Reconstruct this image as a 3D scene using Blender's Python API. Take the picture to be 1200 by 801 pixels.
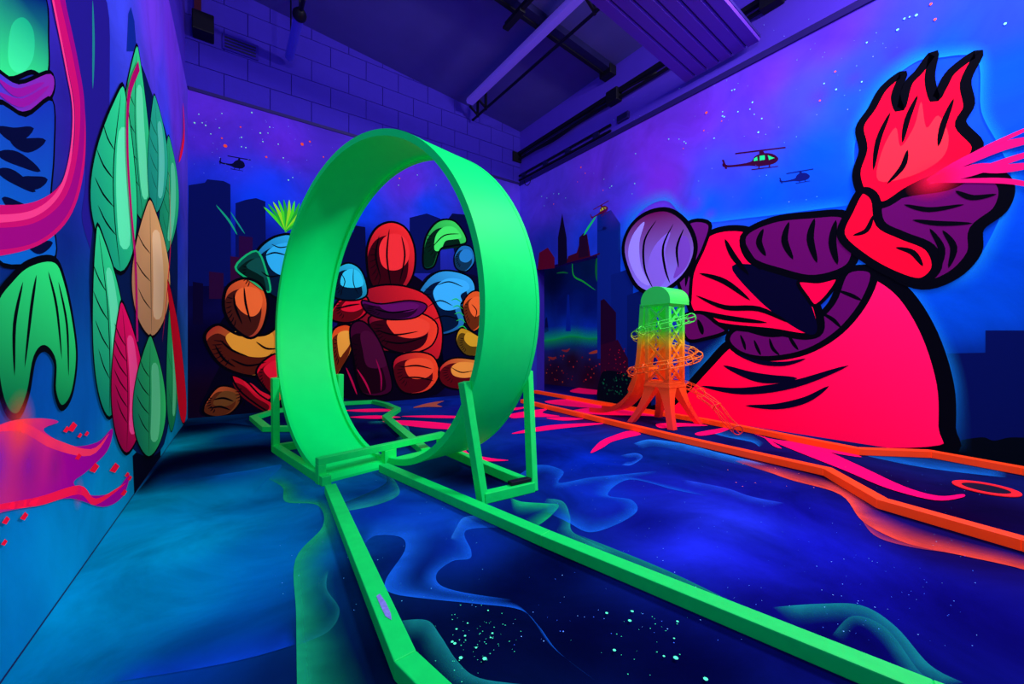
import bpy, math, random
import numpy as np
from mathutils import Vector

# ------------------------------------------------------------------ camera / world / lights
for o in list(bpy.data.objects):
    bpy.data.objects.remove(o)
SC = bpy.context.scene
COL = SC.collection
F, CX, CY, H, TH = 473.0, 600.0, 402.0, 0.8, math.radians(35.9)   # pixels of a 1200x801 frame
FW = np.array([math.sin(TH), math.cos(TH), 0.0])
RT = np.array([math.cos(TH), -math.sin(TH), 0.0])
UP = np.array([0, 0, 1.0])
ORG = np.array([0, 0, H])

cam = bpy.data.cameras.new('camera')
cam.sensor_width = 36.0
cam.lens = 36.0 * F / 1200.0
cam.shift_y = (CY - 400.5) / 1200.0
cam.clip_start = 0.02
camo = bpy.data.objects.new('camera', cam)
COL.objects.link(camo)
camo.location = (0, 0, H)
camo.rotation_euler = (math.pi / 2, 0, -TH)
SC.camera = camo

SC.view_settings.view_transform = 'Standard'
SC.view_settings.look = 'None'
SC.view_settings.gamma = 1.0
SC.view_settings.use_curve_mapping = False
SC.view_settings.exposure = 0.0

W_ = bpy.data.worlds.new('world')
SC.world = W_
W_.use_nodes = True
W_.node_tree.nodes['Background'].inputs[0].default_value = (0.10, 0.06, 0.5, 1)
W_.node_tree.nodes['Background'].inputs[1].default_value = 0.05


def flood(name, loc, target, power, size, col):
    l = bpy.data.lights.new(name, 'AREA')
    l.energy = power
    l.shape = 'RECTANGLE'
    l.size, l.size_y = size
    l.color = col
    o = bpy.data.objects.new(name, l)
    COL.objects.link(o)
    o.location = loc
    d = Vector(target) - Vector(loc)
    o.rotation_euler = d.to_track_quat('-Z', 'Y').to_euler()
    return o


UVC = (0.92, 0.88, 1.0)
flood('blacklight_flood', (3.3, -0.5, 3.75), (1.2, 3.0, 0.6), 150, (0.9, 0.25), UVC)
flood('blacklight_flood', (0.6, -0.9, 3.75), (2.6, 3.6, 1.3), 55, (0.9, 0.25), UVC)
flood('blacklight_flood', (3.2, 1.0, 3.7), (1.6, 2.6, 0.0), 40, (0.9, 0.25), UVC)

# ------------------------------------------------------------------ helpers


def lin(c):
    out = []
    for v in c[:3]:
        v = v / 255.0
        out.append(v / 12.92 if v <= 0.04045 else ((v + 0.055) / 1.055) ** 2.4)
    return out


def ray(u, v):
    return FW + RT * (u - CX) / F + UP * (CY - v) / F


def onfloor(u, v, z=0.0):
    d = ray(u, v)
    return ORG + d * ((z - H) / d[2])


def proj(p):
    q = np.asarray(p, float) - ORG
    w = q @ FW
    return np.array([CX + F * (q @ RT) / w, CY - F * (q @ UP) / w])


class Plane:
    """a flat painted surface: origin, two in-plane unit axes, normal into the room"""

    def __init__(s, o, a, b, n):
        s.o, s.a, s.b, s.n = [np.array(x, float) for x in (o, a, b, n)]

    def hit(s, u, v):
        d = ray(u, v)
        t = ((s.o - ORG) @ s.n) / (d @ s.n)
        p = ORG + d * t - s.o
        return np.array([p @ s.a, p @ s.b])

    def pt(s, q, lift=0.0):
        return s.o + s.a * q[0] + s.b * q[1] + s.n * lift


def mk(name, verts, faces, mat, parent=None, smooth=False):
    me = bpy.data.meshes.new(name)
    me.from_pydata([tuple(map(float, v)) for v in verts], [], faces)
    me.validate()
    if mat:
        me.materials.append(mat)
    if smooth:
        for p in me.polygons:
            p.use_smooth = True
    o = bpy.data.objects.new(name, me)
    COL.objects.link(o)
    if parent:
        o.parent = parent
    return o


def empty(name, loc=(0, 0, 0)):
    o = bpy.data.objects.new(name, None)
    o.empty_display_size = 0.1
    COL.objects.link(o)
    return o


def tag(o, label=None, cat=None, group=None, kind=None):
    if label:
        o['label'] = label
    if cat:
        o['category'] = cat
    if group:
        o['group'] = group
    if kind:
        o['kind'] = kind
    return o


class MB:
    def __init__(s):
        s.v, s.f = [], []

    def add(s, v, f):
        n = len(s.v)
        s.v += [np.array(p, float) for p in v]
        s.f += [tuple(i + n for i in q) for q in f]

    def prism(s, bot, top):
        n = len(bot)
        s.add(list(bot) + list(top), [tuple(range(n))[::-1], tuple(range(n, 2 * n))] +
              [(i, (i + 1) % n, n + (i + 1) % n, n + i) for i in range(n)])

    def box(s, lo, hi):
        x0, y0, z0 = lo
        x1, y1, z1 = hi
        s.prism([(x0, y0, z0), (x1, y0, z0), (x1, y1, z0), (x0, y1, z0)],
                [(x0, y0, z1), (x1, y0, z1), (x1, y1, z1), (x0, y1, z1)])

    def bar(s, p, q, w, h=None, upv=(0, 0, 1)):
        h = h or w
        p, q = np.array(p, float), np.array(q, float)
        d = (q - p) / np.linalg.norm(q - p)
        u = np.array(upv, float)
        if abs(d @ u) > 0.95:
            u = np.array([0, 1.0, 0])
        r = np.cross(d, u)
        r /= np.linalg.norm(r)
        u = np.cross(r, d)
        c = [(-w / 2, -h / 2), (w / 2, -h / 2), (w / 2, h / 2), (-w / 2, h / 2)]
        s.prism([p + r * a + u * b for a, b in c], [q + r * a + u * b for a, b in c])

    def tube(s, pts, rad, n=8, closed=False, caps=True):
        pts = [np.array(p, float) for p in pts]
        m = len(pts)
        rr = rad if hasattr(rad, '__len__') else [rad] * m
        rings = []
        prev = None
        for i in range(m):
            a = pts[(i - 1) % m] if (closed or i > 0) else pts[0]
            b = pts[(i + 1) % m] if (closed or i < m - 1) else pts[-1]
            d = b - a
            d = d / np.linalg.norm(d)
            if prev is None:
                u = np.array([0, 0, 1.0]) if abs(d[2]) < 0.9 else np.array([1.0, 0, 0])
            else:
                u = prev
            u = u - d * (u @ d)
            u /= np.linalg.norm(u)
            prev = u
            r = np.cross(d, u)
            rings.append([pts[i] + rr[i] * (math.cos(t) * u + math.sin(t) * r)
                          for t in [2 * math.pi * k / n for k in range(n)]])
        v = [p for r in rings for p in r]
        f = []
        for i in range(m if closed else m - 1):
            j = (i + 1) % m
            for k in range(n):
                k2 = (k + 1) % n
                f.append((i * n + k, i * n + k2, j * n + k2, j * n + k))
        if caps and not closed:
            f.append(tuple(range(n))[::-1])
            f.append(tuple(range((m - 1) * n, m * n)))
        s.add(v, f)

    def build(s, name, mat, parent=None, smooth=False, bevel=0):
        o = mk(name, s.v, s.f, mat, parent, smooth)
        if bevel:
            m = o.modifiers.new('bevel', 'BEVEL')
            m.width = bevel
            m.segments = 2
            m.limit_method = 'ANGLE'
        return o


# ------------------------------------------------------------------ materials
def nodes(name):
    m = bpy.data.materials.new(name)
    m.use_nodes = True
    return m, m.node_tree, m.node_tree.nodes['Principled BSDF']


def solid(name, rgb, rough=0.5, glow=0.0, noise=0.12, scale=14.0, spec=0.4, metal=0.0, bump=0.05):
    """paint of one colour with faint mottling; glow = visible light given off by fluorescent paint under the UV lamps, and faint light added to plain surfaces"""
    m, nt, b = nodes(name)
    c = lin(rgb)
    tc = nt.nodes.new('ShaderNodeTexCoord')
    nz = nt.nodes.new('ShaderNodeTexNoise')
    nz.inputs['Scale'].default_value = scale
    nz.inputs['Detail'].default_value = 5
    nt.links.new(tc.outputs['Object'], nz.inputs['Vector'])
    mx = nt.nodes.new('ShaderNodeMix')
    mx.data_type = 'RGBA'
    mx.inputs[6].default_value = [v * (1 - noise) for v in c] + [1]
    mx.inputs[7].default_value = [min(1, v * (1 + noise)) for v in c] + [1]
    nt.links.new(nz.outputs['Fac'], mx.inputs[0])
    nt.links.new(mx.outputs[2], b.inputs['Base Color'])
    b.inputs['Roughness'].default_value = rough
    b.inputs['Metallic'].default_value = metal
    b.inputs['Specular IOR Level'].default_value = spec
    if glow:
        nt.links.new(mx.outputs[2], b.inputs['Emission Color'])
        b.inputs['Emission Strength'].default_value = glow
    if bump:
        bp = nt.nodes.new('ShaderNodeBump')
        bp.inputs['Strength'].default_value = bump
        bp.inputs['Distance'].default_value = 0.01
        nt.links.new(nz.outputs['Fac'], bp.inputs['Height'])
        nt.links.new(bp.outputs[0], b.inputs['Normal'])
    return m


def paint(name, glow=0.4, cloud=0.0, cscale=1.5, alpha=False, rough=0.8, spec=0.02, bump=0.0):
    """mural paint: colour comes from the painted layer's own colour attribute"""
    m, nt, b = nodes(name)
    at = nt.nodes.new('ShaderNodeAttribute')
    at.attribute_name = 'Col'
    src = at.outputs['Color']
    if cloud:
        tc = nt.nodes.new('ShaderNodeTexCoord')
        nz = nt.nodes.new('ShaderNodeTexNoise')
        nz.inputs['Scale'].default_value = cscale
        nz.inputs['Detail'].default_value = 7
        nz.inputs['Roughness'].default_value = 0.6
        nz.inputs['Distortion'].default_value = 0.6
        nt.links.new(tc.outputs['Object'], nz.inputs['Vector'])
        mr = nt.nodes.new('ShaderNodeMapRange')
        mr.inputs[1].default_value = 0.3
        mr.inputs[2].default_value = 0.7
        mr.inputs[3].default_value = 1 - cloud
        mr.inputs[4].default_value = 1 + cloud
        nt.links.new(nz.outputs['Fac'], mr.inputs[0])
        vm = nt.nodes.new('ShaderNodeVectorMath')
        vm.operation = 'SCALE'
        nt.links.new(src, vm.inputs[0])
        nt.links.new(mr.outputs[0], vm.inputs['Scale'])
        src = vm.outputs[0]
        if bump:
            n2 = nt.nodes.new('ShaderNodeTexNoise')
            n2.inputs['Scale'].default_value = 60
            nt.links.new(tc.outputs['Object'], n2.inputs['Vector'])
            bp = nt.nodes.new('ShaderNodeBump')
            bp.inputs['Strength'].default_value = bump
            bp.inputs['Distance'].default_value = 0.004
            nt.links.new(n2.outputs['Fac'], bp.inputs['Height'])
            nt.links.new(bp.outputs[0], b.inputs['Normal'])
    nt.links.new(src, b.inputs['Base Color'])
    nt.links.new(src, b.inputs['Emission Color'])
    b.inputs['Emission Strength'].default_value = glow
    b.inputs['Roughness'].default_value = rough
    b.inputs['Specular IOR Level'].default_value = spec
    if alpha:
        nt.links.new(at.outputs['Alpha'], b.inputs['Alpha'])
    return m


GL = 0.32
M_WALL = paint('wall_mural_paint', GL, 0.22, 1.6, bump=0.15)
M_FLOOR = paint('floor_mural_paint', 0.22, 0.45, 1.7, rough=0.9, spec=0.0, bump=0.1)
M_PAINT = paint('mural_brush_paint', GL)
M_HOT = paint('fluorescent_mural_paint', 0.62)
M_SOFT = paint('mural_airbrush_paint', GL, alpha=True)
M_FSOFT = paint('floor_airbrush_paint', 0.35, 0.3, 6.0, alpha=True, rough=0.9, spec=0.0)
M_FPAINT = paint('floor_brush_paint', 0.5, rough=0.45)
M_GREEN = solid('fluorescent_green_paint', (0, 240, 106), 0.5, 0.08, 0.05, 9, 0.10)
M_GREEN2 = solid('fluorescent_green_timber', (0, 236, 98), 0.5, 0.06, 0.12, 22, 0.3, bump=0.15)
M_ORANGE = solid('fluorescent_orange_timber', (255, 62, 12), 0.5, 0.40, 0.1, 22, 0.3, bump=0.15)
M_PLASTER = solid('violet_lit_plaster', (82, 52, 205), 0.8, 0.06, 0.08, 5, 0.1)  # violet light on the white upper walls is put into this colour
M_BLOCK = solid('painted_block', (64, 46, 190), 0.85, 0.02, 0.08, 12, 0.1, bump=0.25)
M_MORTAR = solid('mortar_joint', (55, 39, 170), 0.9, 0.0, 0.1, 20, 0.05)
M_CEIL = solid('dark_ceiling_paint', (88, 78, 168), 0.85, 0.0, 0.15, 2.5, 0.05)
M_BLACK = solid('black_steel', (10, 9, 26), 0.5, 0.0, 0.2, 20, 0.3)
M_STEEL = solid('dark_blue_steel', (24, 20, 78), 0.5, 0.0, 0.2, 20, 0.3)
M_LAV = solid('white_enamel_batten', (132, 96, 245), 0.4, 0.12, 0.06, 20, 0.4)  # white enamel; the violet light and a faint glow are put into it
M_TUBE = solid('clear_tube_cover', (70, 62, 220), 0.2, 0.05, 0.06, 20, 0.5)
M_PANEL = solid('coated_metal_sheet', (98, 48, 185), 0.35, 0.03, 0.08, 4, 0.5)
M_PANEL_D = solid('dark_sheet_and_shadow_gap', (40, 24, 110), 0.5, 0.0, 0.08, 4, 0.3)  # darker sheet colour; also puts in the shade of slat and ledge gaps
M_RUST = solid('red_oxide_conduit', (70, 14, 40), 0.6, 0.0, 0.2, 20, 0.2)
M_CUP = solid('black_cup_liner', (6, 8, 40), 0.6, 0.0, 0.1, 20, 0.2)
M_RED = solid('fluorescent_red_ring', (255, 30, 40), 0.5, 0.45, 0.05, 20, 0.2)
M_WEAR = solid('worn_bare_patch', (130, 130, 235), 0.5, 0.1, 0.6, 70, 0.3)


def tower_mat():
    m, nt, b = nodes('green_to_orange_spray_paint')
    tc = nt.nodes.new('ShaderNodeTexCoord')
    sp = nt.nodes.new('ShaderNodeSeparateXYZ')
    nt.links.new(tc.outputs['Object'], sp.inputs[0])
    mr = nt.nodes.new('ShaderNodeMapRange')
    mr.inputs[1].default_value = 0.0
    mr.inputs[2].default_value = 1.35
    nt.links.new(sp.outputs['Z'], mr.inputs[0])
    cr = nt.nodes.new('ShaderNodeValToRGB')
    e = cr.color_ramp.elements
    stops = [(0.0, (238, 30, 42)), (0.16, (255, 60, 22)), (0.38, (255, 96, 16)), (0.54, (255, 136, 20)),
             (0.62, (220, 215, 40)), (0.69, (70, 244, 70)), (0.88, (50, 250, 95))]
    e[0].position, e[0].color = stops[0][0], lin(stops[0][1]) + [1]
    e[1].position, e[1].color = stops[-1][0], lin(stops[-1][1]) + [1]
    for p, c in stops[1:-1]:
        q = e.new(p)
        q.color = lin(c) + [1]
    nt.links.new(mr.outputs[0], cr.inputs[0])
    nt.links.new(cr.outputs[0], b.inputs['Base Color'])
    nt.links.new(cr.outputs[0], b.inputs['Emission Color'])
    b.inputs['Emission Strength'].default_value = 0.10
    b.inputs['Roughness'].default_value = 0.5
    return m


M_TOWER = tower_mat()

# ------------------------------------------------------------------ painted layers


def smooth_curve(pts, closed=False, n=6):
    P = [np.array(p, float) for p in pts]
    m = len(P)
    out = []
    for i in range(m if closed else m - 1):
        p0 = P[(i - 1) % m] if (closed or i > 0) else P[0]
        p1, p2 = P[i], P[(i + 1) % m]
        p3 = P[(i + 2) % m] if (closed or i < m - 2) else P[-1]
        for k in range(n):
            t = k / n
            out.append(0.5 * (2 * p1 + (p2 - p0) * t + (2 * p0 - 5 * p1 + 4 * p2 - p3) * t * t +
                              (3 * p1 - p0 - 3 * p2 + p3) * t ** 3))
    if not closed:
        out.append(P[-1])
    return out


class Mural:
    """layers of flat paint on one plane, joined into one mesh; points are given as photo pixels and
    cast onto the plane they are painted on"""

    def __init__(s, plane, base=0.0012):
        s.pl, s.base, s.k = plane, base, 0
        s.v, s.f, s.c = [], [], []

    def _lift(s):
        s.k += 1
        return s.base + 0.00012 * s.k

    def q(s, pts):
        return [s.pl.hit(*p) for p in pts]

    def poly(s, pts, col, sm=True, grad=None, lift=None, n=5):
        pts = smooth_curve(pts, True, n) if sm else [np.array(p, float) for p in pts]
        Q = s.q(pts)
        L = s._lift() if lift is None else lift
        b = len(s.v)
        s.v += [s.pl.pt(x, L) for x in Q]
        s.f.append(tuple(range(b, b + len(Q))))
        if grad:
            (a, c0), (z, c1) = grad
            a, z = s.pl.hit(*a), s.pl.hit(*z)
            d = z - a
            c0, c1 = np.array(lin(c0)), np.array(lin(c1))
            for x in Q:
                t = min(1.15, max(-0.15, ((x - a) @ d) / (d @ d)))
                s.c.append(list(np.clip(c0 + (c1 - c0) * t, 0, 1)) + [1])
        else:
            s.c += [lin(col) + [1]] * len(Q)
        return Q

    def ribbonQ(s, Q, w, col, closed=False, taper=False, alpha=1.0):
        m = len(Q)
        L = s._lift()
        b = len(s.v)
        for i in range(m):
            a = Q[(i - 1) % m] if (closed or i > 0) else Q[0]
            z = Q[(i + 1) % m] if (closed or i < m - 1) else Q[-1]
            d = z - a
            d = d / (np.linalg.norm(d) + 1e-9)
            nn = np.array([-d[1], d[0]])
            ww = w / 2
            if taper:
                t = i / (m - 1)
                ww *= max(0.04, min(1.0, math.sin(math.pi * t) ** 0.7))
            s.v += [s.pl.pt(Q[i] + nn * ww, L), s.pl.pt(Q[i] - nn * ww, L)]
            s.c += [lin(col) + [alpha]] * 2
        for i in range(m if closed else m - 1):
            j = (i + 1) % m
            s.f.append((b + 2 * i, b + 2 * i + 1, b + 2 * j + 1, b + 2 * j))

    def stroke(s, pts, w, col=(3, 3, 12), taper=True, n=5):
        s.ribbonQ(s.q(smooth_curve(pts, False, n)), w, col, False, taper)

    def shape(s, pts, col, w=0.03, ink=(3, 3, 12), sm=True, grad=None, n=5, cel=0.0):
        Q = s.poly(pts, col, sm, grad, n=n)
        if cel:
            base = grad[1][1] if grad else col
            hi = tuple(min(255, v * 1.08 + 6) for v in base)
            sd = tuple(v * .45 for v in (grad[0][1] if grad else col))
            P = np.array(pts, float)
            c = P.mean(0)
            ext = (P.max(0) - P.min(0)) / 2
            sh = c + np.array([0.16, -0.2]) * ext
            s.poly([tuple(c + np.array([-.12, .16]) * ext + (p - c) * np.array([.84, .8])) for p in P], sd, True)
            s.poly([tuple(sh + (p - c) * np.array([.62, .5])) for p in P], hi, True)
            # hatching along the lower left edge
            for k in range(7):
                t = 2.2 + k * .22
                e = c + ext * .86 * np.array([math.cos(t), math.sin(t)])
                i = c + ext * .58 * np.array([math.cos(t + .12), math.sin(t + .12)])
                s.stroke([tuple(e), tuple((e + i) / 2 + np.array([.6, .3])), tuple(i)], cel * .011, (6, 3, 12), n=3)
        if w:
            s.ribbonQ(Q, w, ink, True)

    def soft(s, E, I, col, aE=0.9, aI=0.0, col2=None, n=6, closed=False):
        E, I = smooth_curve(E, closed, n), smooth_curve(I, closed, n)
        A, B = s.q(E), s.q(I)
        L = s._lift()
        b = len(s.v)
        K = 4
        c0, c1 = np.array(lin(col)), np.array(lin(col2 or col))
        NP = len(A)
        for ii, (x, y) in enumerate(zip(A, B)):
            e = 1.0 if closed else min(1.0, ii / (NP * .10), (NP - 1 - ii) / (NP * .10))
            for k in range(K + 1):
                t = k / K
                s.v.append(s.pl.pt(x + (y - x) * t, L))
                a = aI + (aE - aI) * (1 - t) ** 1.6
                s.c.append(list(c0 + (c1 - c0) * t) + [a * e])
        m = len(A)
        for i in range(m if closed else m - 1):
            j = (i + 1) % m
            for k in range(K):
                s.f.append((b + i * (K + 1) + k, b + i * (K + 1) + k + 1, b + j * (K + 1) + k + 1, b + j * (K + 1) + k))

    def glow(s, c, r, col, a=0.8):
        q0 = s.pl.hit(*c)
        L = s._lift()
        b = len(s.v)
        N, K = 20, 5
        for k in range(K + 1):
            t = k / K
            for i in range(N):
                an = 2 * math.pi * i / N
                s.v.append(s.pl.pt(q0 + r * t * np.array([math.cos(an), math.sin(an)]), L))
                s.c.append(lin(col) + [a * (1 - t) ** 1.5])
        for k in range(K):
            for i in range(N):
                j = (i + 1) % N
                s.f.append((b + k * N + i, b + k * N + j, b + (k + 1) * N + j, b + (k + 1) * N + i))

    def dot(s, c, r, col, world=False):
        r = r * 0.62
        q0 = np.array(c) if world else s.pl.hit(*c)
        L = s.base + 0.0032
        b = len(s.v)
        for i in range(7):
            an = 2 * math.pi * i / 7
            s.v.append(s.pl.pt(q0 + r * np.array([math.cos(an), math.sin(an)]), L))
            s.c.append(lin(col) + [1])
        s.f.append(tuple(range(b, b + 7)))

    def build(s, name, parent, mat, label=None, kind=None):
        me = bpy.data.meshes.new(name)
        me.from_pydata([tuple(map(float, v)) for v in s.v], [], s.f)
        at = me.color_attributes.new('Col', 'FLOAT_COLOR', 'POINT')
        at.data.foreach_set('color', np.array(s.c, 'f').ravel())
        me.materials.append(mat)
        o = bpy.data.objects.new(name, me)
        COL.objects.link(o)
        o.parent = parent
        if label:
            o['label'] = label
        if kind:
            o['kind'] = kind
        return o


def idw(Q, samples, p=3.2):
    """smooth airbrushed ground colour between sampled colours"""
    S = np.array([s[0] for s in samples])
    C = np.array([lin(s[1]) for s in samples])
    D = ((Q[:, None, :] - S[None]) ** 2).sum(2) + 0.015
    Wt = 1.0 / D ** (p / 2)
    return (Wt @ C) / Wt.sum(1)[:, None]


def painted_grid(name, plane, xs, ys, samples, mat, hole=None, parent=None):
    nx, ny = len(xs), len(ys)
    Q = np.array([(x, y) for y in ys for x in xs])
    V = [plane.pt(q) for q in Q]
    Fc = []
    for j in range(ny - 1):
        for i in range(nx - 1):
            cx, cy = (xs[i] + xs[i + 1]) / 2, (ys[j] + ys[j + 1]) / 2
            if hole and hole[0] < cx < hole[1] and hole[2] < cy < hole[3]:
                continue
            a = j * nx + i
            Fc.append((a, a + 1, a + nx + 1, a + nx))
    C = idw(Q, samples)
    me = bpy.data.meshes.new(name)
    me.from_pydata([tuple(map(float, v)) for v in V], [], Fc)
    at = me.color_attributes.new('Col', 'FLOAT_COLOR', 'POINT')
    at.data.foreach_set('color', np.c_[C, np.ones(len(C))].astype('f').ravel())
    me.materials.append(mat)
    o = bpy.data.objects.new(name, me)
    COL.objects.link(o)
    if parent:
        o.parent = parent
    return o


def gl(a, b, step, extra=()):
    n = max(2, int(round((b - a) / step)) + 1)
    return np.array(sorted(set([round(float(x), 4) for x in np.linspace(a, b, n)] + [round(float(e), 4) for e in extra])))


# ------------------------------------------------------------------ the room shell
YB, XR, LEDGE, YF = 5.5, 4.15, 3.5, -2.6
LA, LB = np.array([-0.277, 5.5, 0]), np.array([-0.565, -2.6, 0])
la = (LA - LB) / np.linalg.norm(LA - LB)
P_FLOOR = Plane((0, 0, 0), (1, 0, 0), (0, 1, 0), (0, 0, 1))
P_BACK = Plane((0, YB, 0), (1, 0, 0), (0, 0, 1), (0, -1, 0))
P_RIGHT = Plane((XR, 0, 0), (0, 1, 0), (0, 0, 1), (-1, 0, 0))
P_LEFT = Plane(LB, la, (0, 0, 1), (la[1], -la[0], 0))
XA = 5.2
P_ALC = Plane((XA, 0, 0), (0, 1, 0), (0, 0, 1), (-1, 0, 0))
LLEN = float(np.linalg.norm(LA - LB))


def S(plane, lst):
    return [(plane.hit(u, v), c) for u, v, c in lst]


def ceil_z(x):
    return 4.40 + 0.0865 * (XR - x)


# floor ------------------------------------------------
fl_samples = S(P_FLOOR, [
    (40, 790, (0, 112, 157)), (100, 720, (0, 141, 180)), (170, 640, (0, 150, 188)), (250, 590, (0, 136, 178)), (230, 700, (0, 126, 174)),
    (310, 640, (0, 104, 168)), (300, 720, (0, 73, 147)), (240, 770, (4, 50, 140)), (320, 785, (2, 4, 60)), (200, 800, (2, 30, 110)),
    (210, 520, (0, 134, 151)), (165, 590, (0, 141, 167)), (300, 590, (0, 102, 157)), (220, 640, (0, 146, 184)), (150, 720, (0, 136, 178)), (60, 770, (0, 122, 167)), (300, 680, (0, 92, 163)), (185, 548, (0, 20, 60)), (250, 535, (3, 4, 44)), (310, 526, (3, 8, 60)), (230, 555, (2, 60, 130)), (280, 513, (0, 60, 120)), (235, 500, (0, 20, 60)),
    (410, 680, (2, 6, 40)), (420, 780, (1, 4, 20)), (360, 740, (2, 30, 60)), (440, 600, (5, 40, 145)), (500, 610, (8, 60, 165)), (470, 660, (4, 20, 95)),
    (540, 640, (5, 34, 130)), (600, 690, (1, 1, 38)), (480, 730, (3, 3, 50)), (560, 760, (3, 3, 44)), (680, 740, (2, 2, 40)), (800, 780, (2, 2, 46)), (640, 660, (1, 1, 34)),
    (560, 560, (2, 2, 30)), (600, 600, (4, 20, 80)), (700, 580, (8, 36, 150)), (760, 610, (8, 12, 110)), (850, 610, (36, 52, 225)), (820, 640, (28, 40, 205)), (890, 660, (22, 26, 180)),
    (760, 570, (14, 20, 130)), (960, 640, (16, 18, 160)), (1000, 690, (12, 8, 120)), (1100, 700, (10, 5, 100)), (1180, 740, (7, 4, 80)), (900, 700, (8, 4, 90)), (1000, 750, (5, 3, 70)),
    (880, 575, (14, 14, 120)), (940, 600, (14, 12, 130)), (1100, 640, (20, 6, 60)), (1100, 600, (16, 0, 30)), (1000, 560, (20, 2, 44)), (1170, 600, (10, 4, 40)), (900, 533, (22, 6, 70)),
    (860, 515, (14, 14, 80)), (1120, 550, (12, 20, 80)), (560, 480, (16, 16, 110)), (520, 470, (10, 40, 150)), (650, 500, (8, 30, 140)), (690, 540, (4, 36, 160)), (640, 530, (4, 20, 110)), (780, 530, (6, 30, 110)),
    (430, 500, (8, 5, 60)), (450, 515, (4, 4, 50)), (640, 462, (8, 20, 110)), (700, 490, (60, 4, 60)), (750, 490, (30, 4, 60)), (330, 492, (4, 10, 60)),
]) + [((-0.3, 0.6), (0, 80, 175)), ((0.2, 0.0), (2, 20, 90)), ((1.5, -1.0), (3, 3, 60)), ((3.5, -1.0), (6, 4, 70)), ((-0.3, -2), (0, 60, 140)), ((5.0, 4.5), (40, 5, 60))]
floor = painted_grid('floor', P_FLOOR, gl(-0.62, 4.15, 0.06), gl(YF, YB, 0.06), fl_samples, M_FLOOR)
tag(floor, 'dark blue painted concrete floor with swirling airbrushed nebula', kind='structure')
SWIRL_BLUE, SWIRL_TEAL, SWIRL_GREEN = (20, 96, 215), (20, 130, 130), (16, 176, 104)

m = Mural(P_FLOOR)
m.soft([(312, 560), (331, 571), (335, 588), (372, 592), (378, 617), (346, 656), (347, 720), (348, 801), (350, 900)],
       [(335, 552), (352, 568), (362, 580), (392, 590), (402, 625), (392, 680), (408, 740), (432, 801), (470, 900)], (18, 150, 100), 0.9, 0)
m.soft([(385, 668), (383, 690), (398, 715), (385, 740), (347, 757)], [(377, 668), (372, 690), (385, 715), (370, 732), (347, 742)], SWIRL_TEAL, 0.5, 0)
m.soft([(400, 600), (440, 592), (467, 580), (464, 565), (452, 553)], [(395, 585), (430, 578), (452, 570), (450, 560), (440, 553)], SWIRL_TEAL, 0.9, 0.05)
m.soft([(395, 592), (425, 580), (452, 566), (450, 555), (440, 553)], [(402, 596), (432, 585), (459, 572), (458, 556), (446, 553)], (6, 60, 90), 0.8, 0)
m.soft([(465, 728), (500, 727), (516, 745), (536, 775), (562, 795), (620, 803)], [(470, 755), (488, 752), (497, 770), (512, 790), (532, 806), (580, 820)], SWIRL_TEAL, 0.75, 0)
m.soft([(598, 583), (612, 588), (640, 590), (655, 592), (645, 605), (628, 618)], [(600, 600), (610, 604), (622, 603), (625, 602), (618, 606), (612, 612)], SWIRL_GREEN, 0.75, 0)
m.soft([(640, 584), (660, 588), (668, 605), (670, 622), (690, 634), (720, 648)], [(632, 596), (648, 600), (655, 612), (652, 624), (668, 636), (700, 650)], SWIRL_TEAL, 0.8, 0)
m.soft([(665, 622), (780, 668), (900, 725), (1000, 762), (1090, 801)], [(660, 638), (770, 690), (880, 742), (960, 775), (1030, 806)], (14, 120, 100), 0.85, 0.1)
m.soft([(905, 712), (960, 708), (1010, 710), (1050, 735), (1090, 780), (1130, 801)], [(930, 735), (975, 730), (1005, 733), (1030, 752), (1062, 790), (1090, 808)], SWIRL_TEAL, 0.7, 0)
m.soft([(975, 745), (1000, 722), (1040, 738), (1080, 790), (1110, 801)], [(990, 755), (1005, 735), (1030, 750), (1060, 795), (1090, 808)], SWIRL_TEAL, 0.4, 0)
m.soft([(430, 494), (470, 494), (480, 506), (470, 512), (480, 520)], [(430, 498), (466, 498), (474, 508), (464, 514), (474, 522)], SWIRL_TEAL, 0.8, 0)
m.build('painted_green_swirl', floor, M_FSOFT, 'soft green airbrushed swirls along the green lane')

m = Mural(P_FLOOR, 0.0022)
m.soft([(425, 640), (440, 628), (470, 630), (474, 646), (452, 680), (458, 695), (500, 702), (560, 708), (610, 715), (632, 735), (655, 765), (700, 800)],
       [(425, 618), (445, 606), (500, 606), (512, 640), (492, 672), (500, 684), (528, 693), (565, 700), (603, 707), (623, 726), (645, 757), (690, 792)], SWIRL_BLUE, 0.75, 0.0)
m.soft([(592, 618), (546, 622), (552, 645), (550, 655), (530, 658), (512, 672), (516, 686), (545, 695), (600, 703)],
       [(560, 596), (520, 606), (527, 638), (520, 645), (505, 655), (492, 672), (492, 692), (540, 703), (590, 713)], SWIRL_BLUE, 0.65, 0.0)
m.soft([(575, 604), (545, 606), (534, 620), (528, 632)], [(580, 612), (556, 614), (544, 626), (538, 636)], (40, 130, 240), 0.5, 0)
m.soft([(640, 600), (665, 612), (690, 624), (720, 616), (746, 600), (740, 586), (712, 580), (738, 562), (790, 574), (830, 582)],
       [(640, 580), (662, 592), (690, 604), (708, 604), (726, 597), (720, 588), (692, 578), (715, 556), (785, 568), (828, 580)], SWIRL_BLUE, 0.6, 0.0)
m.soft([(600, 562), (630, 545), (660, 552), (655, 566), (690, 560), (730, 556), (770, 552)], [(605, 572), (634, 556), (645, 560), (650, 574), (690, 569), (730, 562), (770, 556)], SWIRL_BLUE, 0.6, 0)
m.soft([(742, 520), (762, 515), (800, 520), (840, 530), (900, 545)], [(752, 526), (766, 523), (796, 528), (830, 536), (880, 548)], (30, 120, 220), 0.8, 0.1)
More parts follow.
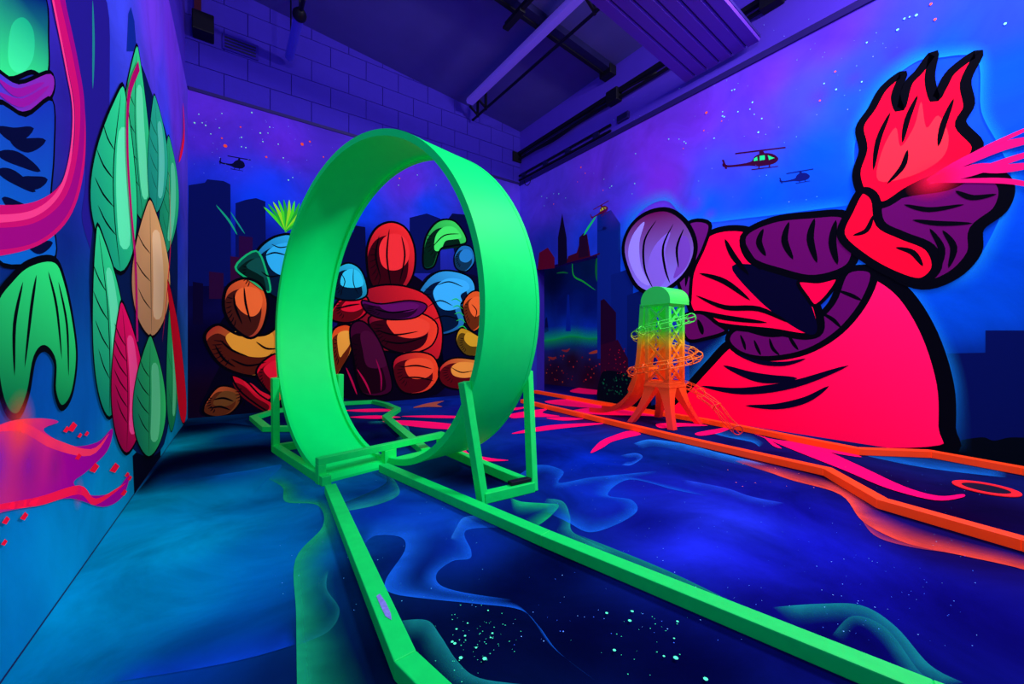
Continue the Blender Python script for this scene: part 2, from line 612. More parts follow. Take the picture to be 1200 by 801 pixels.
m.soft([(726, 534), (745, 531), (753, 536), (740, 545), (728, 545)], [(735, 537), (743, 536), (746, 538), (740, 541), (734, 541)], (30, 100, 220), 0.7, 0.1)
m.soft([(800, 562), (850, 572), (880, 582), (920, 590)], [(800, 570), (845, 580), (870, 590), (900, 596)], (40, 80, 230), 0.5, 0)
m.soft([(1005, 532), (1060, 544), (1110, 552), (1180, 560)], [(1030, 530), (1070, 534), (1115, 540), (1180, 548)], (20, 110, 210), 0.6, 0.1)
m.soft([(830, 506), (850, 512), (880, 518), (890, 524)], [(850, 504), (862, 508), (880, 510), (896, 520)], (20, 110, 210), 0.7, 0.1)
m.soft([(0, 801), (160, 801), (240, 786), (347, 752)], [(0, 760), (150, 765), (230, 745), (330, 700)], (4, 100, 200), 0.0, 0.0)
m.soft([(130, 801), (240, 783), (300, 770), (347, 756)], [(140, 775), (235, 755), (290, 735), (340, 720)], (10, 70, 200), 0.55, 0.0)
m.soft([(235, 560), (300, 550), (330, 545), (316, 560), (300, 575)], [(240, 580), (290, 575), (305, 565), (300, 572), (290, 590)], (4, 100, 190), 0.5, 0)
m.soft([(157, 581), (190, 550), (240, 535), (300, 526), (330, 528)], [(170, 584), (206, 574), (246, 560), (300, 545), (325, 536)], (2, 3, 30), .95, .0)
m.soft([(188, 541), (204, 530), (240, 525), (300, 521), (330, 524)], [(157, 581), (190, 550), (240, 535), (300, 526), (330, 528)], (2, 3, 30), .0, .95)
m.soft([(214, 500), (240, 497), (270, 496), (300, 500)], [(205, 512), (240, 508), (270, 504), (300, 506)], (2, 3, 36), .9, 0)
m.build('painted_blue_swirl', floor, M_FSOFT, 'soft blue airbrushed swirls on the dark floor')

m = Mural(P_FLOOR, 0.0032)
m.soft([(880, 545), (925, 562), (985, 580), (1012, 612), (1062, 637), (1130, 652), (1200, 668), (1260, 690)],
       [(905, 545), (940, 556), (1000, 572), (1034, 600), (1080, 620), (1140, 637), (1200, 652), (1260, 672)], (235, 70, 50), 0.8, 0.0)
m.soft([(860, 540), (905, 555), (950, 566), (985, 577)], [(880, 536), (920, 548), (960, 558), (1000, 570)], (190, 60, 60), 0.55, 0.0)
m.soft([(1005, 600), (1025, 628), (1070, 642), (1130, 650)], [(1012, 598), (1034, 622), (1080, 636), (1130, 646)], (200, 60, 70), 0.5, 0)
m.build('painted_orange_haze', floor, M_FSOFT, 'soft orange airbrushed edge beside the orange lane')

m = Mural(P_FLOOR, 0.0042)
MAG = (245, 6, 95)
for P in ([(692, 531), (703, 518), (718, 511), (738, 505), (751, 509), (735, 513), (717, 518), (706, 525)],
          [(600, 508), (640, 499), (690, 496), (706, 497), (660, 502), (620, 507)],
          [(600, 485), (640, 479), (636, 484), (656, 488), (620, 489), (600, 490)],
          [(640, 490), (660, 489), (684, 491), (660, 493)],
          [(448, 494), (480, 493), (530, 497), (570, 504), (520, 503), (485, 500)],
          [(405, 481), (440, 479), (470, 481), (430, 483)], [(410, 489), (440, 487), (470, 489), (440, 491)],
          [(470, 488), (520, 487), (560, 490), (510, 490)], [(560, 476), (600, 478), (620, 476), (600, 481)],
          [(535, 530), (545, 528), (552, 533), (580, 538), (596, 540), (570, 541), (545, 538)],
          [(640, 470), (680, 468), (716, 476), (690, 478), (650, 474)], [(668, 482), (712, 476), (735, 480), (790, 488), (740, 487), (700, 486)],
          [(668, 458), (690, 452), (703, 456), (703, 462), (680, 461)],
          [(770, 497), (800, 496), (830, 499), (800, 500), (775, 502)], [(815, 508), (840, 503), (860, 500), (845, 507), (822, 511)],
          [(868, 502), (900, 514), (950, 522), (1000, 543), (1060, 571), (1100, 582), (1128, 580), (1127, 584), (1095, 587), (1040, 573), (990, 552), (930, 528)],
          [(930, 520), (965, 522), (1010, 536), (975, 531)], [(895, 512), (908, 520), (916, 526), (906, 523)]):
    m.poly(P, MAG)
m.poly([(484, 478), (500, 473), (520, 470), (512, 474), (518, 477), (500, 477)], (150, 70, 60))
m.build('painted_magenta_streak', floor, M_FPAINT, 'flat magenta lightning streaks painted across the floor')

random.seed(4)
m = Mural(P_FLOOR, 0.005)
for c, r in [((530, 755), .006), ((535, 740), .005), ((545, 748), .005), ((533, 757), .007), ((540, 774), .008), ((568, 775), .009), ((558, 762), .005), ((572, 718), .004), ((548, 733), .004), ((577, 745), .005), ((575, 750), .004),
             ((711, 721), .007), ((738, 730), .008), ((741, 719), .007), ((720, 765), .007), ((792, 774), .01), ((794, 731), .006), ((778, 772), .005), ((827, 799), .009), ((828, 724), .005), ((790, 751), .004)]:
    m.dot(c, r, (90, 255, 190))
for i in range(70):
    m.dot((random.gauss(555, 22), random.gauss(752, 20)), random.uniform(.001, .0028), (60, 220, 160))
for i in range(25):
    m.dot((random.gauss(760, 35), random.gauss(748, 24)), random.uniform(.001, .0028), (60, 220, 160))
for i in range(260):
    u, v = random.uniform(600, 1150), random.uniform(540, 760)
    m.dot((u, v), random.uniform(.001, .0028), random.choice([(90, 150, 255), (120, 180, 255), (60, 110, 255)]))
for i in range(80):
    u, v = random.uniform(300, 570), random.uniform(560, 720)
    m.dot((u, v), random.uniform(.0008, .0024), random.choice([(90, 200, 255), (80, 160, 255)]))
for i in range(14):
    m.dot((random.uniform(850, 960), random.uniform(538, 575)), random.uniform(.003, .006), (255, 110, 60))
m.build('painted_star_dots', floor, M_FPAINT, 'tiny pale star dots spattered over the floor', 'stuff')

# back wall --------------------------------------------
bk = S(P_BACK, [(240, 130, (92, 44, 200)), (240, 165, (84, 42, 200)), (330, 170, (92, 40, 200)), (400, 180, (70, 40, 180)), (480, 215, (92, 44, 205)), (560, 210, (70, 42, 180)), (600, 235, (70, 45, 185)),
                (250, 200, (30, 50, 205)), (320, 215, (20, 58, 225)), (300, 235, (6, 60, 225)), (250, 230, (6, 46, 180)), (420, 245, (6, 64, 228)), (500, 240, (8, 66, 230)), (590, 262, (20, 50, 190)),
                (240, 270, (4, 20, 110)), (300, 270, (6, 30, 140)), (420, 280, (6, 34, 150)), (560, 280, (8, 30, 130)), (600, 300, (6, 22, 110)),
                (240, 330, (6, 4, 46)), (300, 330, (12, 6, 50)), (420, 330, (8, 6, 50)), (600, 350, (8, 6, 50)), (240, 400, (5, 2, 34)), (330, 420, (6, 2, 30)), (480, 400, (8, 2, 32)), (600, 410, (10, 3, 30)),
                (240, 465, (18, 3, 26)), (350, 470, (4, 3, 24)), (480, 455, (6, 3, 30)), (590, 450, (16, 5, 34))])
wb = painted_grid('wall_back', P_BACK, gl(-0.30, XR, 0.06), gl(0, LEDGE, 0.06), bk, M_WALL)
tag(wb, 'purple and blue painted city sky wall behind the loop', kind='structure')
# upper block courses
mb = MB()
mb.box((-0.45, YB + 0.005, LEDGE), (XR + 0.1, YB + 0.2, 4.95))
mb.build('mortar_bed', M_MORTAR, wb)
bw, bh, g = 0.44, 0.255, 0.006
bme = MB()
bme.box((0, 0, 0), (bw - g, 0.02, bh - g))
proto = None
row = 0
z = LEDGE + 0.03
while z < 4.85:
    x = -0.40 - (0.22 if row % 2 else 0.0)
    while x < XR - 0.05:
        if x > -0.40 - 1e-6 or True:
            x0, x1 = max(x, -0.34), min(x + bw - g, XR - 0.005)
            if x1 - x0 > 0.05:
                if x1 - x0 > bw - g - 1e-4:
                    if proto is None:
                        proto = bme.build('block', M_BLOCK, wb, bevel=0.004)
                        o = proto
                    else:
                        o = proto.copy()
                        COL.objects.link(o)
                    o.location = (x0, YB - 0.012 + random.uniform(-.0015, .0015), z)
                else:
                    q = MB()
                    q.box((0, 0, 0), (x1 - x0, 0.02, bh - g))
                    o = q.build('block', M_BLOCK, wb, bevel=0.004)
                    o.location = (x0, YB - 0.012, z)
        x += bw
    z += bh
    row += 1

m = Mural(P_BACK)
NAVY, NAVY2 = (7, 16, 84), (5, 10, 60)
m.poly([(221, 335), (221, 217), (240, 214), (243, 210), (262, 212), (270, 216), (271, 335)], NAVY, False)
m.poly([(276, 330), (276, 238), (288, 234), (300, 232), (311, 236), (312, 330)], NAVY, False)
m.poly([(480, 320), (480, 255), (500, 250), (516, 256), (516, 320)], NAVY, False)
m.poly([(538, 320), (524, 258), (530, 250), (552, 252), (562, 330)], NAVY2, False)
m.poly([(400, 330), (402, 275), (414, 272), (416, 264), (428, 266), (430, 330)], NAVY2, False)
m.poly([(600, 350), (600, 288), (614, 284), (622, 300), (634, 296), (634, 350)], NAVY2, False)
m.poly([(440, 330), (440, 276), (462, 272), (464, 330)], (6, 22, 104), False)
for x0, x1, y0, y1, c in [(245, 262, 318, 350, (40, 8, 50)), (270, 284, 300, 330, (50, 8, 50)), (226, 238, 330, 380, (10, 4, 40)), (600, 612, 320, 360, (60, 8, 40)), (280, 296, 276, 312, (40, 8, 60))]:
    m.poly([(x0, y1), (x0, y0), (x1, y0 + 2), (x1, y1)], c, False)
m.stroke([(253, 240), (268, 258), (278, 275)], .022, (20, 170, 120))
m.stroke([(270, 248), (279, 262), (287, 274)], .016, (20, 150, 130))
m.build('painted_skyline', wb, M_PAINT, 'navy city skyline with thin green searchlight beams')


def heli(mu, c, sx, sy, ang, col, win=None):
    """a plain helicopter silhouette around pixel c; sx, sy are pixels per unit"""
    ca, sa = math.cos(ang), math.sin(ang)

    def T(L):
        return [(c[0] + sx * (x * ca - y * sa), c[1] + sy * (x * sa + y * ca)) for x, y in L]
    mu.poly(T([(1.0, .1), (.95, -.18), (.7, -.42), (.25, -.48), (-.1, -.3), (-.4, .05), (-1.4, .12), (-1.65, -.05), (-1.75, .0), (-1.62, .24), (-.5, .3), (0, .42), (.7, .36)]), col)
    mu.poly(T([(-1.72, -.32), (-1.62, -.32), (-1.56, .36), (-1.66, .36)]), col, False)
    mu.poly(T([(.15, -.48), (.2, -.7), (.36, -.7), (.42, -.46)]), col, False)
    mu.poly(T([(-1.0, -.72), (1.5, -.78), (1.5, -.68), (-1.0, -.62)]), col, False)
    mu.poly(T([(-.4, .58), (.9, .55), (.95, .6), (-.4, .65)]), col, False)
    mu.poly(T([(.0, .35), (.06, .35), (-.02, .62), (-.08, .62)]), col, False)
    mu.poly(T([(.5, .35), (.56, .35), (.52, .6), (.46, .6)]), col, False)
    if win:
        for w in ([(.55, -.3), (.85, -.05), (.55, .05)], [(.15, -.32), (.4, -.32), (.36, 0), (.1, .02)], [(-.15, -.18), (.02, -.28), (.0, 0), (-.2, .02)]):
            mu.poly(T(w), win, False)


m = Mural(P_BACK)
heli(m, (276, 192), 11, 11, 0.2, (8, 10, 50))
m.build('painted_helicopter', wb, M_PAINT, 'small dark helicopter in the purple sky')

random.seed(8)
m = Mural(P_BACK)
for u, v in [(233, 134), (228, 144), (237, 144), (241, 147), (257, 150), (247, 157), (305, 156), (314, 156), (283, 161), (308, 166), (326, 169), (332, 185), (343, 208), (338, 211), (467, 217), (489, 205), (511, 217), (283, 172), (288, 173), (295, 132), (316, 149), (260, 133)]:
    m.dot((u, v), random.uniform(.008, .014), (150, 240, 190))
for u, v, r in [(264, 171, .03), (260, 162, .014), (354, 169, .03), (363, 166, .018), (312, 184, .018), (282, 149, .014), (379, 184, .014), (468, 209, .018)]:
    m.dot((u, v), r, (255, 80, 50))
for i in range(40):
    m.dot((random.uniform(225, 420), random.uniform(135, 210)), random.uniform(.002, .006), (140, 170, 255))
m.build('painted_star_dots', wb, M_PAINT, 'green and orange star dots sprayed on the purple sky', 'stuff')

INK = (3, 3, 10)
OR1, OR2, BR = (236, 92, 36), (226, 142, 40), (120, 40, 30)
# plain rounded forms standing in for the painted crowd: orange, red, blue, green patches with black outlines
m = Mural(P_BACK, 0.006)
m.poly([(236, 486), (246, 452), (258, 425), (250, 400), (262, 372), (292, 340), (326, 330), (330, 470), (300, 486)], (5, 3, 24))
m.shape([(240, 392), (256, 380), (280, 392), (310, 392), (328, 384), (330, 420), (318, 438), (290, 440), (262, 430), (246, 412)], OR1, .03, grad=(((245, 390), (170, 50, 34)), ((310, 430), (214, 140, 40))), cel=1.0)
m.shape([(262, 350), (268, 334), (286, 326), (306, 334), (314, 356), (308, 384), (294, 396), (276, 386), (264, 368)], OR1, .03, grad=(((268, 380), (150, 50, 40)), ((312, 345), (240, 96, 40))), cel=1.0)
m.shape([(238, 482), (244, 466), (258, 452), (278, 456), (282, 470), (270, 484), (252, 488)], BR, .022, grad=(((240, 470), (190, 80, 40)), ((280, 480), (90, 50, 20))), cel=1.0)
m.shape([(300, 436), (312, 420), (327, 418), (330, 468), (312, 456)], (224, 16, 44), .022, cel=1.0)
m.shape([(272, 440), (288, 446), (304, 462), (322, 474), (316, 482), (296, 470), (280, 456)], (205, 14, 40), .018, cel=1.0)
for P in ([(258, 398), (272, 410), (292, 418)], [(270, 420), (290, 428), (312, 424)], [(252, 404), (262, 420), (276, 430)], [(300, 400), (312, 408), (326, 408)], [(274, 344), (276, 360), (284, 380)], [(286, 336), (288, 356), (294, 378)], [(250, 468), (262, 466), (274, 470)], [(246, 478), (258, 476), (270, 480)]):
    m.stroke(P, .022, INK)
m.build('painted_orange_form', wb, M_PAINT, 'plain rounded orange shapes outlined in black beside the left corner')

m = Mural(P_BACK, 0.006)
m.shape([(298, 306), (306, 288), (326, 276), (345, 280), (350, 330), (330, 350), (308, 336)], (16, 120, 190), .028, grad=(((300, 330), (10, 60, 120)), ((335, 285), (40, 170, 215))), cel=1.0)
m.shape([(276, 313), (300, 294), (312, 318), (316, 342), (296, 330)], (8, 70, 60), .02, ink=(20, 190, 110), cel=1.0)
for k in range(11):
    a = -2.25 + k * 0.16
    m.stroke([(336 - k * .3, 272), (336 + 20 * math.cos(a), 272 + 20 * math.sin(a)), (334 + 40 * math.cos(a), 272 + 38 * math.sin(a))], .036, [(70, 235, 40), (30, 180, 50), (150, 240, 40)][k % 3])
m.stroke([(310, 300), (322, 296), (338, 300)], .018)
m.stroke([(306, 318), (316, 324), (330, 322)], .018)
m.stroke([(318, 286), (328, 290), (340, 288)], .014)
m.shape([(388, 345), (392, 318), (408, 308), (424, 318), (430, 345), (410, 352)], (20, 130, 175), .024, grad=(((392, 350), (6, 60, 110)), ((415, 312), (40, 190, 215))), cel=1.0)
m.stroke([(398, 318), (404, 330), (398, 344)], .012)
m.stroke([(414, 314), (414, 332), (420, 345)], .012)
m.build('painted_blue_form', wb, M_PAINT, 'rounded blue shapes with a spiky green tuft above')

m = Mural(P_BACK, 0.006)
m.poly([(392, 462), (395, 380), (412, 340), (440, 320), (480, 320), (510, 350), (518, 410), (512, 462)], (8, 2, 22))
m.shape([(431, 320), (430, 290), (440, 268), (458, 260), (476, 268), (486, 292), (484, 322), (470, 342), (452, 346), (438, 338)], (215, 14, 40), .03, grad=(((435, 330), (120, 4, 34)), ((470, 275), (246, 40, 44))), cel=1.0)
m.shape([(408, 372), (420, 344), (446, 334), (478, 336), (504, 350), (518, 384), (514, 420), (496, 414), (456, 412), (424, 404)], (190, 12, 40), .028, grad=(((412, 400), (80, 2, 34)), ((500, 350), (226, 30, 40))))
m.shape([(386, 372), (398, 350), (418, 340), (432, 352), (428, 368), (408, 378)], (210, 14, 40), .026, cel=1.0)
m.shape([(388, 392), (402, 380), (414, 386), (412, 410), (400, 432), (392, 440)], OR1, .026, grad=(((390, 390), (230, 80, 30)), ((408, 430), (226, 150, 50))), cel=1.0)
m.shape([(432, 372), (456, 366), (490, 366), (512, 380), (506, 404), (480, 414), (452, 408), (438, 392)], (232, 24, 40), .026, grad=(((435, 390), (110, 4, 40)), ((495, 380), (250, 60, 40))), cel=1.0)
m.shape([(462, 420), (486, 412), (508, 418), (514, 440), (500, 458), (474, 460), (462, 444)], (238, 36, 36), .026, grad=(((462, 440), (170, 10, 40)), ((510, 430), (252, 70, 36))), cel=1.0)
m.shape([(424, 352), (446, 356), (480, 352), (500, 358), (486, 372), (452, 374), (430, 366)], (86, 8, 84), .022, cel=1.0)
m.shape([(410, 384), (424, 376), (440, 392), (452, 420), (458, 458), (424, 460), (414, 420)], (60, 4, 40), .022, cel=1.0)
for P, c in (([(405, 430), (412, 446), (418, 462)], (190, 10, 70)), ([(418, 432), (428, 448), (434, 462)], (190, 10, 70)), ([(444, 276), (440, 300), (446, 326)], INK), ([(456, 268), (453, 300), (458, 336)], INK), ([(470, 276), (474, 300), (468, 330)], INK),
             ([(440, 386), (462, 392), (490, 388)], INK), ([(446, 398), (470, 402), (500, 394)], INK), ([(470, 430), (488, 428), (506, 432)], INK), ([(470, 442), (490, 442), (508, 446)], INK), ([(438, 362), (460, 366), (486, 362)], INK), ([(440, 420), (446, 440), (446, 458)], (150, 8, 70)), ([(394, 362), (408, 358), (422, 356)], INK)):
    m.stroke(P, .024, c)
m.build('painted_red_form', wb, M_PAINT, 'large plain red and maroon rounded shapes outlined in black')

m = Mural(P_BACK, 0.006)
m.poly([(486, 420), (488, 350), (505, 320), (545, 320), (566, 340), (570, 452), (520, 440)], (6, 6, 40))
m.shape([(488, 352), (498, 330), (514, 318), (534, 318), (552, 326), (556, 342), (540, 356), (544, 380), (520, 392), (500, 384)], (20, 110, 185), .028, grad=(((490, 380), (8, 50, 120)), ((535, 322), (50, 170, 225))), cel=1.0)
m.shape([(496, 312), (498, 280), (512, 260), (530, 258), (542, 270), (546, 284), (530, 288), (516, 292), (508, 312)], (16, 150, 70), .028, grad=(((500, 310), (6, 80, 50)), ((535, 262), (60, 230, 90))), cel=1.0)
m.shape([(532, 300), (540, 288), (552, 290), (556, 306), (546, 318), (534, 314)], (30, 120, 180), .022, cel=1.0)
m.shape([(542, 356), (552, 342), (564, 344), (568, 372), (556, 388), (546, 378)], OR1, .024, cel=1.0)
m.shape([(534, 400), (540, 384), (558, 392), (568, 400), (566, 414), (546, 416)], (200, 150, 30), .022, cel=1.0)
m.shape([(514, 432), (528, 420), (550, 420), (568, 426), (566, 448), (540, 456), (518, 450)], (228, 60, 30), .026, grad=(((516, 440), (200, 16, 40)), ((555, 430), (228, 140, 50))), cel=1.0)
for P in ([(500, 360), (515, 352), (530, 358)], [(505, 376), (520, 370), (538, 374)], [(506, 290), (520, 276), (538, 274)], [(512, 334), (526, 330), (542, 336)], [(552, 356), (558, 364), (556, 374)], [(528, 430), (540, 436), (554, 434)]):
    m.stroke(P, .018)
for k in range(5):
    m.stroke([(528 + k * 2, 352 + k * 8), (534 + k * 2, 350 + k * 8), (540 + k * 1.6, 354 + k * 8)], .016, (30, 200, 80))
m.build('painted_blue_green_form', wb, M_PAINT, 'rounded blue and green shapes with small orange patches')

# right wall -------------------------------------------
OPY0, OPY1, OPZ = 3.69, 5.05, 2.0
rs = S(P_RIGHT, [(640, 235, (76, 48, 200)), (700, 200, (96, 44, 208)), (760, 170, (108, 44, 214)), (820, 140, (104, 44, 212)), (900, 90, (100, 46, 212)), (980, 40, (92, 46, 208)), (780, 215, (116, 44, 214)), (720, 235, (78, 52, 214)),
                 (840, 200, (60, 66, 232)), (880, 150, (84, 50, 222)), (940, 110, (60, 62, 226)), (1000, 100, (16, 74, 228)), (1060, 40, (52, 60, 220)), (1100, 60, (10, 72, 224)), (1180, 20, (34, 60, 214)), (1180, 80, (6, 72, 222)),
                 (830, 240, (10, 88, 240)), (900, 230, (4, 84, 238)), (960, 180, (4, 80, 236)), (980, 230, (4, 80, 236)), (720, 270, (20, 70, 225)), (690, 280, (20, 56, 200)), (740, 300, (6, 76, 226)), (740, 345, (4, 70, 210)), (1180, 200, (2, 72, 220)), (1180, 300, (2, 74, 216)),
                 (1080, 360, (2, 80, 220)), (1140, 360, (2, 78, 216)), (1140, 440, (3, 34, 120)), (1190, 460, (3, 10, 60)), (1150, 500, (2, 10, 60)), (1200, 510, (3, 4, 30)), (840, 400, (4, 60, 190)), (740, 400, (4, 30, 120)), (730, 450, (4, 8, 40)), (640, 290, (26, 40, 160))])
wr = painted_grid('wall_right', P_RIGHT, gl(YF, YB, 0.07, (OPY0, OPY1)), gl(0, LEDGE, 0.07, (OPZ,)), rs, M_WALL, hole=(OPY0, OPY1, 0, OPZ))
tag(wr, 'blue and purple night sky painted wall behind the tower', kind='structure')
mb = MB()
mb.box((XR, YF, LEDGE), (XR + 0.15, YB + .1, 4.62))
mb.build('upper_wall_face', M_PLASTER, wr)
# jambs and lintel of the opening
mb = MB()
mb.box((XR + 0.002, OPY1, 0), (XR + 0.16, OPY1 + 0.12, OPZ))
mb.box((XR + 0.002, OPY0 - 0.12, 0), (XR + 0.16, OPY0, OPZ))
mb.box((XR + 0.002, OPY0 - 0.12, OPZ), (XR + 0.16, OPY1 + 0.12, OPZ + 0.1))
mb.build('opening_jamb', M_MORTAR, wr)

m = Mural(P_RIGHT)
DK = (14, 6, 40)
m.poly([(700, 420), (700, 252), (716, 246), (727, 262), (728, 420)], (10, 34, 130), False)
m.poly([(716, 420), (716, 322), (734, 316), (742, 330), (742, 420)], (8, 30, 120), False)
m.poly([(735, 430), (735, 346), (752, 340), (768, 352), (768, 430)], (6, 24, 100), False)
m.poly([(630, 316), (632, 296), (642, 290), (650, 302), (650, 314)], (90, 6, 40), False)
m.poly([(654, 312), (654, 278), (657, 262), (659, 250), (661, 262), (664, 278), (665, 308)], DK, False)
m.poly([(664, 308), (666, 300), (676, 296), (682, 276), (688, 274), (692, 300), (703, 296), (703, 298)], (60, 6, 36), False)
m.poly([(678, 302), (679, 278), (684, 273), (688, 276), (690, 300)], (34, 6, 40), False)
m.poly([(704, 474), (704, 352), (708, 350), (722, 366), (722, 476)], (30, 4, 40), False)
m.poly([(704, 476), (704, 404), (724, 398), (736, 420), (738, 480)], (44, 4, 40), False)
m.poly([(704, 476), (704, 440), (716, 434), (740, 440), (756, 450), (760, 484)], (3, 8, 26))
m.poly([(808, 480), (808, 396), (850, 394), (862, 404), (862, 480)], (8, 20, 92), False)
m.poly([(1110, 540), (1110, 414), (1155, 413), (1155, 387), (1200, 387), (1240, 387), (1240, 560), (1110, 535)], (5, 16, 84), False)
m.poly([(1112, 545), (1116, 520), (1150, 512), (1165, 516), (1190, 512), (1240, 520), (1240, 560)], (3, 8, 20))
random.seed(3)
for i in range(26):
    m.dot((random.uniform(707, 735), random.uniform(408, 440)), .012, random.choice([(190, 14, 50), (120, 8, 40)]))
for i in range(46):
    m.dot((random.uniform(706, 752), random.uniform(438, 462)), random.uniform(.012, .028), random.choice([(8, 70, 50), (6, 40, 40), (14, 100, 70)]))
m.stroke([(699, 253), (690, 266), (684, 276)], .04, (20, 210, 110))
m.build('painted_skyline', wr, M_PAINT, 'dark maroon and navy city skyline around the doorway')

m = Mural(P_RIGHT)
heli(m, (888, 188), 24, 16, -0.16, (52, 4, 44), (30, 220, 130))
m.build('painted_helicopter', wr, M_PAINT, 'maroon helicopter with green windows')
m = Mural(P_RIGHT)
heli(m, (936, 208), 13, 10, -0.2, (12, 20, 110))
m.build('painted_helicopter', wr, M_PAINT, 'small navy helicopter below the maroon one')
m = Mural(P_RIGHT)
heli(m, (705, 247), 8, 9, -0.45, (90, 6, 50), (200, 200, 50))
m.build('painted_helicopter', wr, M_PAINT, 'small maroon helicopter over the spires with green beam')
m = Mural(P_RIGHT)
heli(m, (707, 268), 4, 4, -0.3, (14, 24, 110))
m.build('painted_helicopter', wr, M_PAINT, 'tiny navy helicopter over the spires')

random.seed(12)
m = Mural(P_RIGHT)
for u, v in [(858, 106), (861, 105), (882, 120), (879, 128), (884, 134), (893, 139), (865, 131), (847, 136), (849, 137), (837, 162), (802, 166), (804, 168), (796, 163), (745, 180), (708, 210), (717, 218), (715, 220), (744, 215), (741, 227), (635, 230), (641, 232), (649, 227), (655, 227), (663, 232), (638, 241), (889, 155), (1060, 22), (1066, 20), (1074, 18), (1052, 35), (1010, 96), (980, 105), (966, 98), (1016, 50), (1178, 28), (847, 131), (784, 163)]:
    m.dot((u, v), random.uniform(.008, .014), (130, 235, 210))
for u, v, r in [(828, 132, .022), (825, 153, .012), (846, 142, .01), (681, 196, .02), (686, 203, .014), (707, 223, .012), (649, 239, .014), (801, 174, .01), (677, 213, .01), (1091, 5, .014), (1096, 23, .014), (979, 84, .012), (961, 118, .012)]:
    m.dot((u, v), r, (255, 90, 60))
for i in range(110):
    m.dot((random.uniform(640, 1100), random.uniform(20, 240)), random.uniform(.002, .006), random.choice([(150, 170, 255), (130, 220, 230)]))
m.build('painted_star_dots', wr, M_PAINT, 'green and orange star dots sprayed across the night sky', 'stuff')

m = Mural(P_RIGHT)
for c, r, col, a in [((770, 200), .45, (140, 50, 225), .4), ((815, 238), .16, (120, 50, 220), .35), ((832, 252), .1, (110, 50, 220), .4), ((800, 240), .2, (110, 40, 210), .35), ((1000, 92), .2, (90, 40, 200), .35), ((960, 112), .14, (100, 40, 200), .3), ((1050, 62), .2, (70, 40, 190), .3), ((720, 250), .25, (90, 40, 200), .35)]:
    m.glow(c, r, col, a)
m.build('painted_cloud_haze', wr, M_SOFT, 'soft violet clouds in the painted sky')

RD, PU = (255, 2, 66), (88, 6, 86)
# plain flowing red and purple forms, no likeness: a bell, bands, a leaf and a flame
GLOWB = (20, 140, 240)
m = Mural(P_RIGHT, 0.0066)
ob = [(790, 470), (830, 425), (850, 405), (862, 392), (905, 330), (1000, 318), (1030, 322), (1065, 345), (1095, 395), (1112, 450), (1116, 530)]
oo = [(780, 455), (820, 412), (840, 395), (852, 375), (905, 320), (1000, 300), (1042, 306), (1082, 332), (1113, 386), (1134, 448), (1140, 530)]
m.soft(ob, oo, GLOWB, .85, 0)
m.soft([(1008, 232), (1002, 170), (1030, 110), (1070, 75), (1100, 68), (1145, 70), (1150, 130), (1170, 170), (1185, 210), (1165, 270), (1130, 320), (1070, 338)],
       [(990, 232), (985, 165), (1016, 98), (1060, 58), (1100, 50), (1160, 54), (1168, 128), (1188, 165), (1205, 210), (1185, 280), (1148, 335), (1072, 355)], GLOWB, .7, 0)
m.soft([(735, 300), (745, 255), (780, 235), (812, 260), (880, 255), (960, 245), (1000, 240)], [(722, 300), (732, 244), (780, 218), (816, 246), (880, 240), (955, 230), (996, 225)], GLOWB, .7, 0)
m.build('painted_blue_glow', wr, M_SOFT, 'pale blue airbrushed halo around the red painted shapes')

m = Mural(P_RIGHT, 0.0072)
bell = [(757, 486), (790, 470), (828, 430), (856, 402), (885, 396), (940, 392), (985, 352), (1005, 318), (1030, 322), (1062, 346), (1090, 392), (1108, 450), (1110, 500), (1106, 528), (985, 528), (880, 505)]
m.shape(bell, RD, .085, grad=(((900, 500), (255, 0, 60)), ((1050, 380), (255, 14, 92))))
m.shape([(853, 398), (866, 384), (905, 392), (945, 382), (975, 355), (992, 318), (1024, 318), (1014, 352), (985, 388), (945, 412), (900, 420), (868, 414)], PU, .05)
for P in ([(884, 398), (888, 408), (892, 416)], [(902, 396), (906, 408), (914, 416)], [(924, 392), (930, 402), (936, 410)], [(962, 366), (976, 374), (986, 384)], [(982, 340), (998, 346), (1010, 352)], [(868, 392), (872, 402), (874, 410)]):
    m.stroke(P, .03)
m.shape([(807, 352), (808, 312), (824, 280), (850, 268), (885, 272), (920, 300), (952, 345), (962, 384), (945, 394), (905, 388), (850, 382), (818, 372)], RD, .06)
m.poly([(858, 312), (900, 312), (932, 322), (948, 350), (958, 382), (950, 392), (920, 376), (886, 348)], (4, 3, 34))
m.shape([(872, 276), (905, 258), (950, 252), (992, 252), (1004, 280), (996, 312), (955, 326), (915, 318), (880, 304)], PU, .06)
m.shape([(936, 330), (960, 330), (982, 326), (972, 344), (956, 358), (946, 348)], RD, .03)
m.shape([(790, 300), (806, 262), (832, 262), (826, 288), (812, 320), (808, 356), (798, 340)], (96, 16, 110), .04)
m.shape([(800, 372), (822, 366), (840, 378), (852, 388), (830, 396), (806, 398)], PU, .04)
for P in ([(800, 290), (806, 310), (804, 336)], [(812, 276), (814, 300), (808, 326)], [(818, 374), (822, 384), (824, 392)], [(895, 268), (890, 284), (898, 300)], [(925, 260), (920, 282), (930, 304)], [(955, 256), (950, 280), (958, 308)], [(980, 258), (976, 284), (982, 310)],
          [(850, 280), (860, 300), (878, 322)], [(868, 276), (876, 296), (892, 316)], [(820, 320), (850, 330), (880, 352)], [(816, 346), (850, 360), (890, 362), (925, 378)], [(818, 364), (850, 372), (900, 378)]):
    m.stroke(P, .055)
for P, w in (([(848, 428), (880, 440), (905, 444), (935, 443)], .09), ([(822, 452), (870, 458), (930, 450), (995, 428)], .075), ([(874, 475), (910, 476), (945, 468), (972, 452)], .06), ([(862, 414), (890, 424), (920, 426), (945, 420)], .045)):
    m.stroke(P, w, (4, 3, 30))
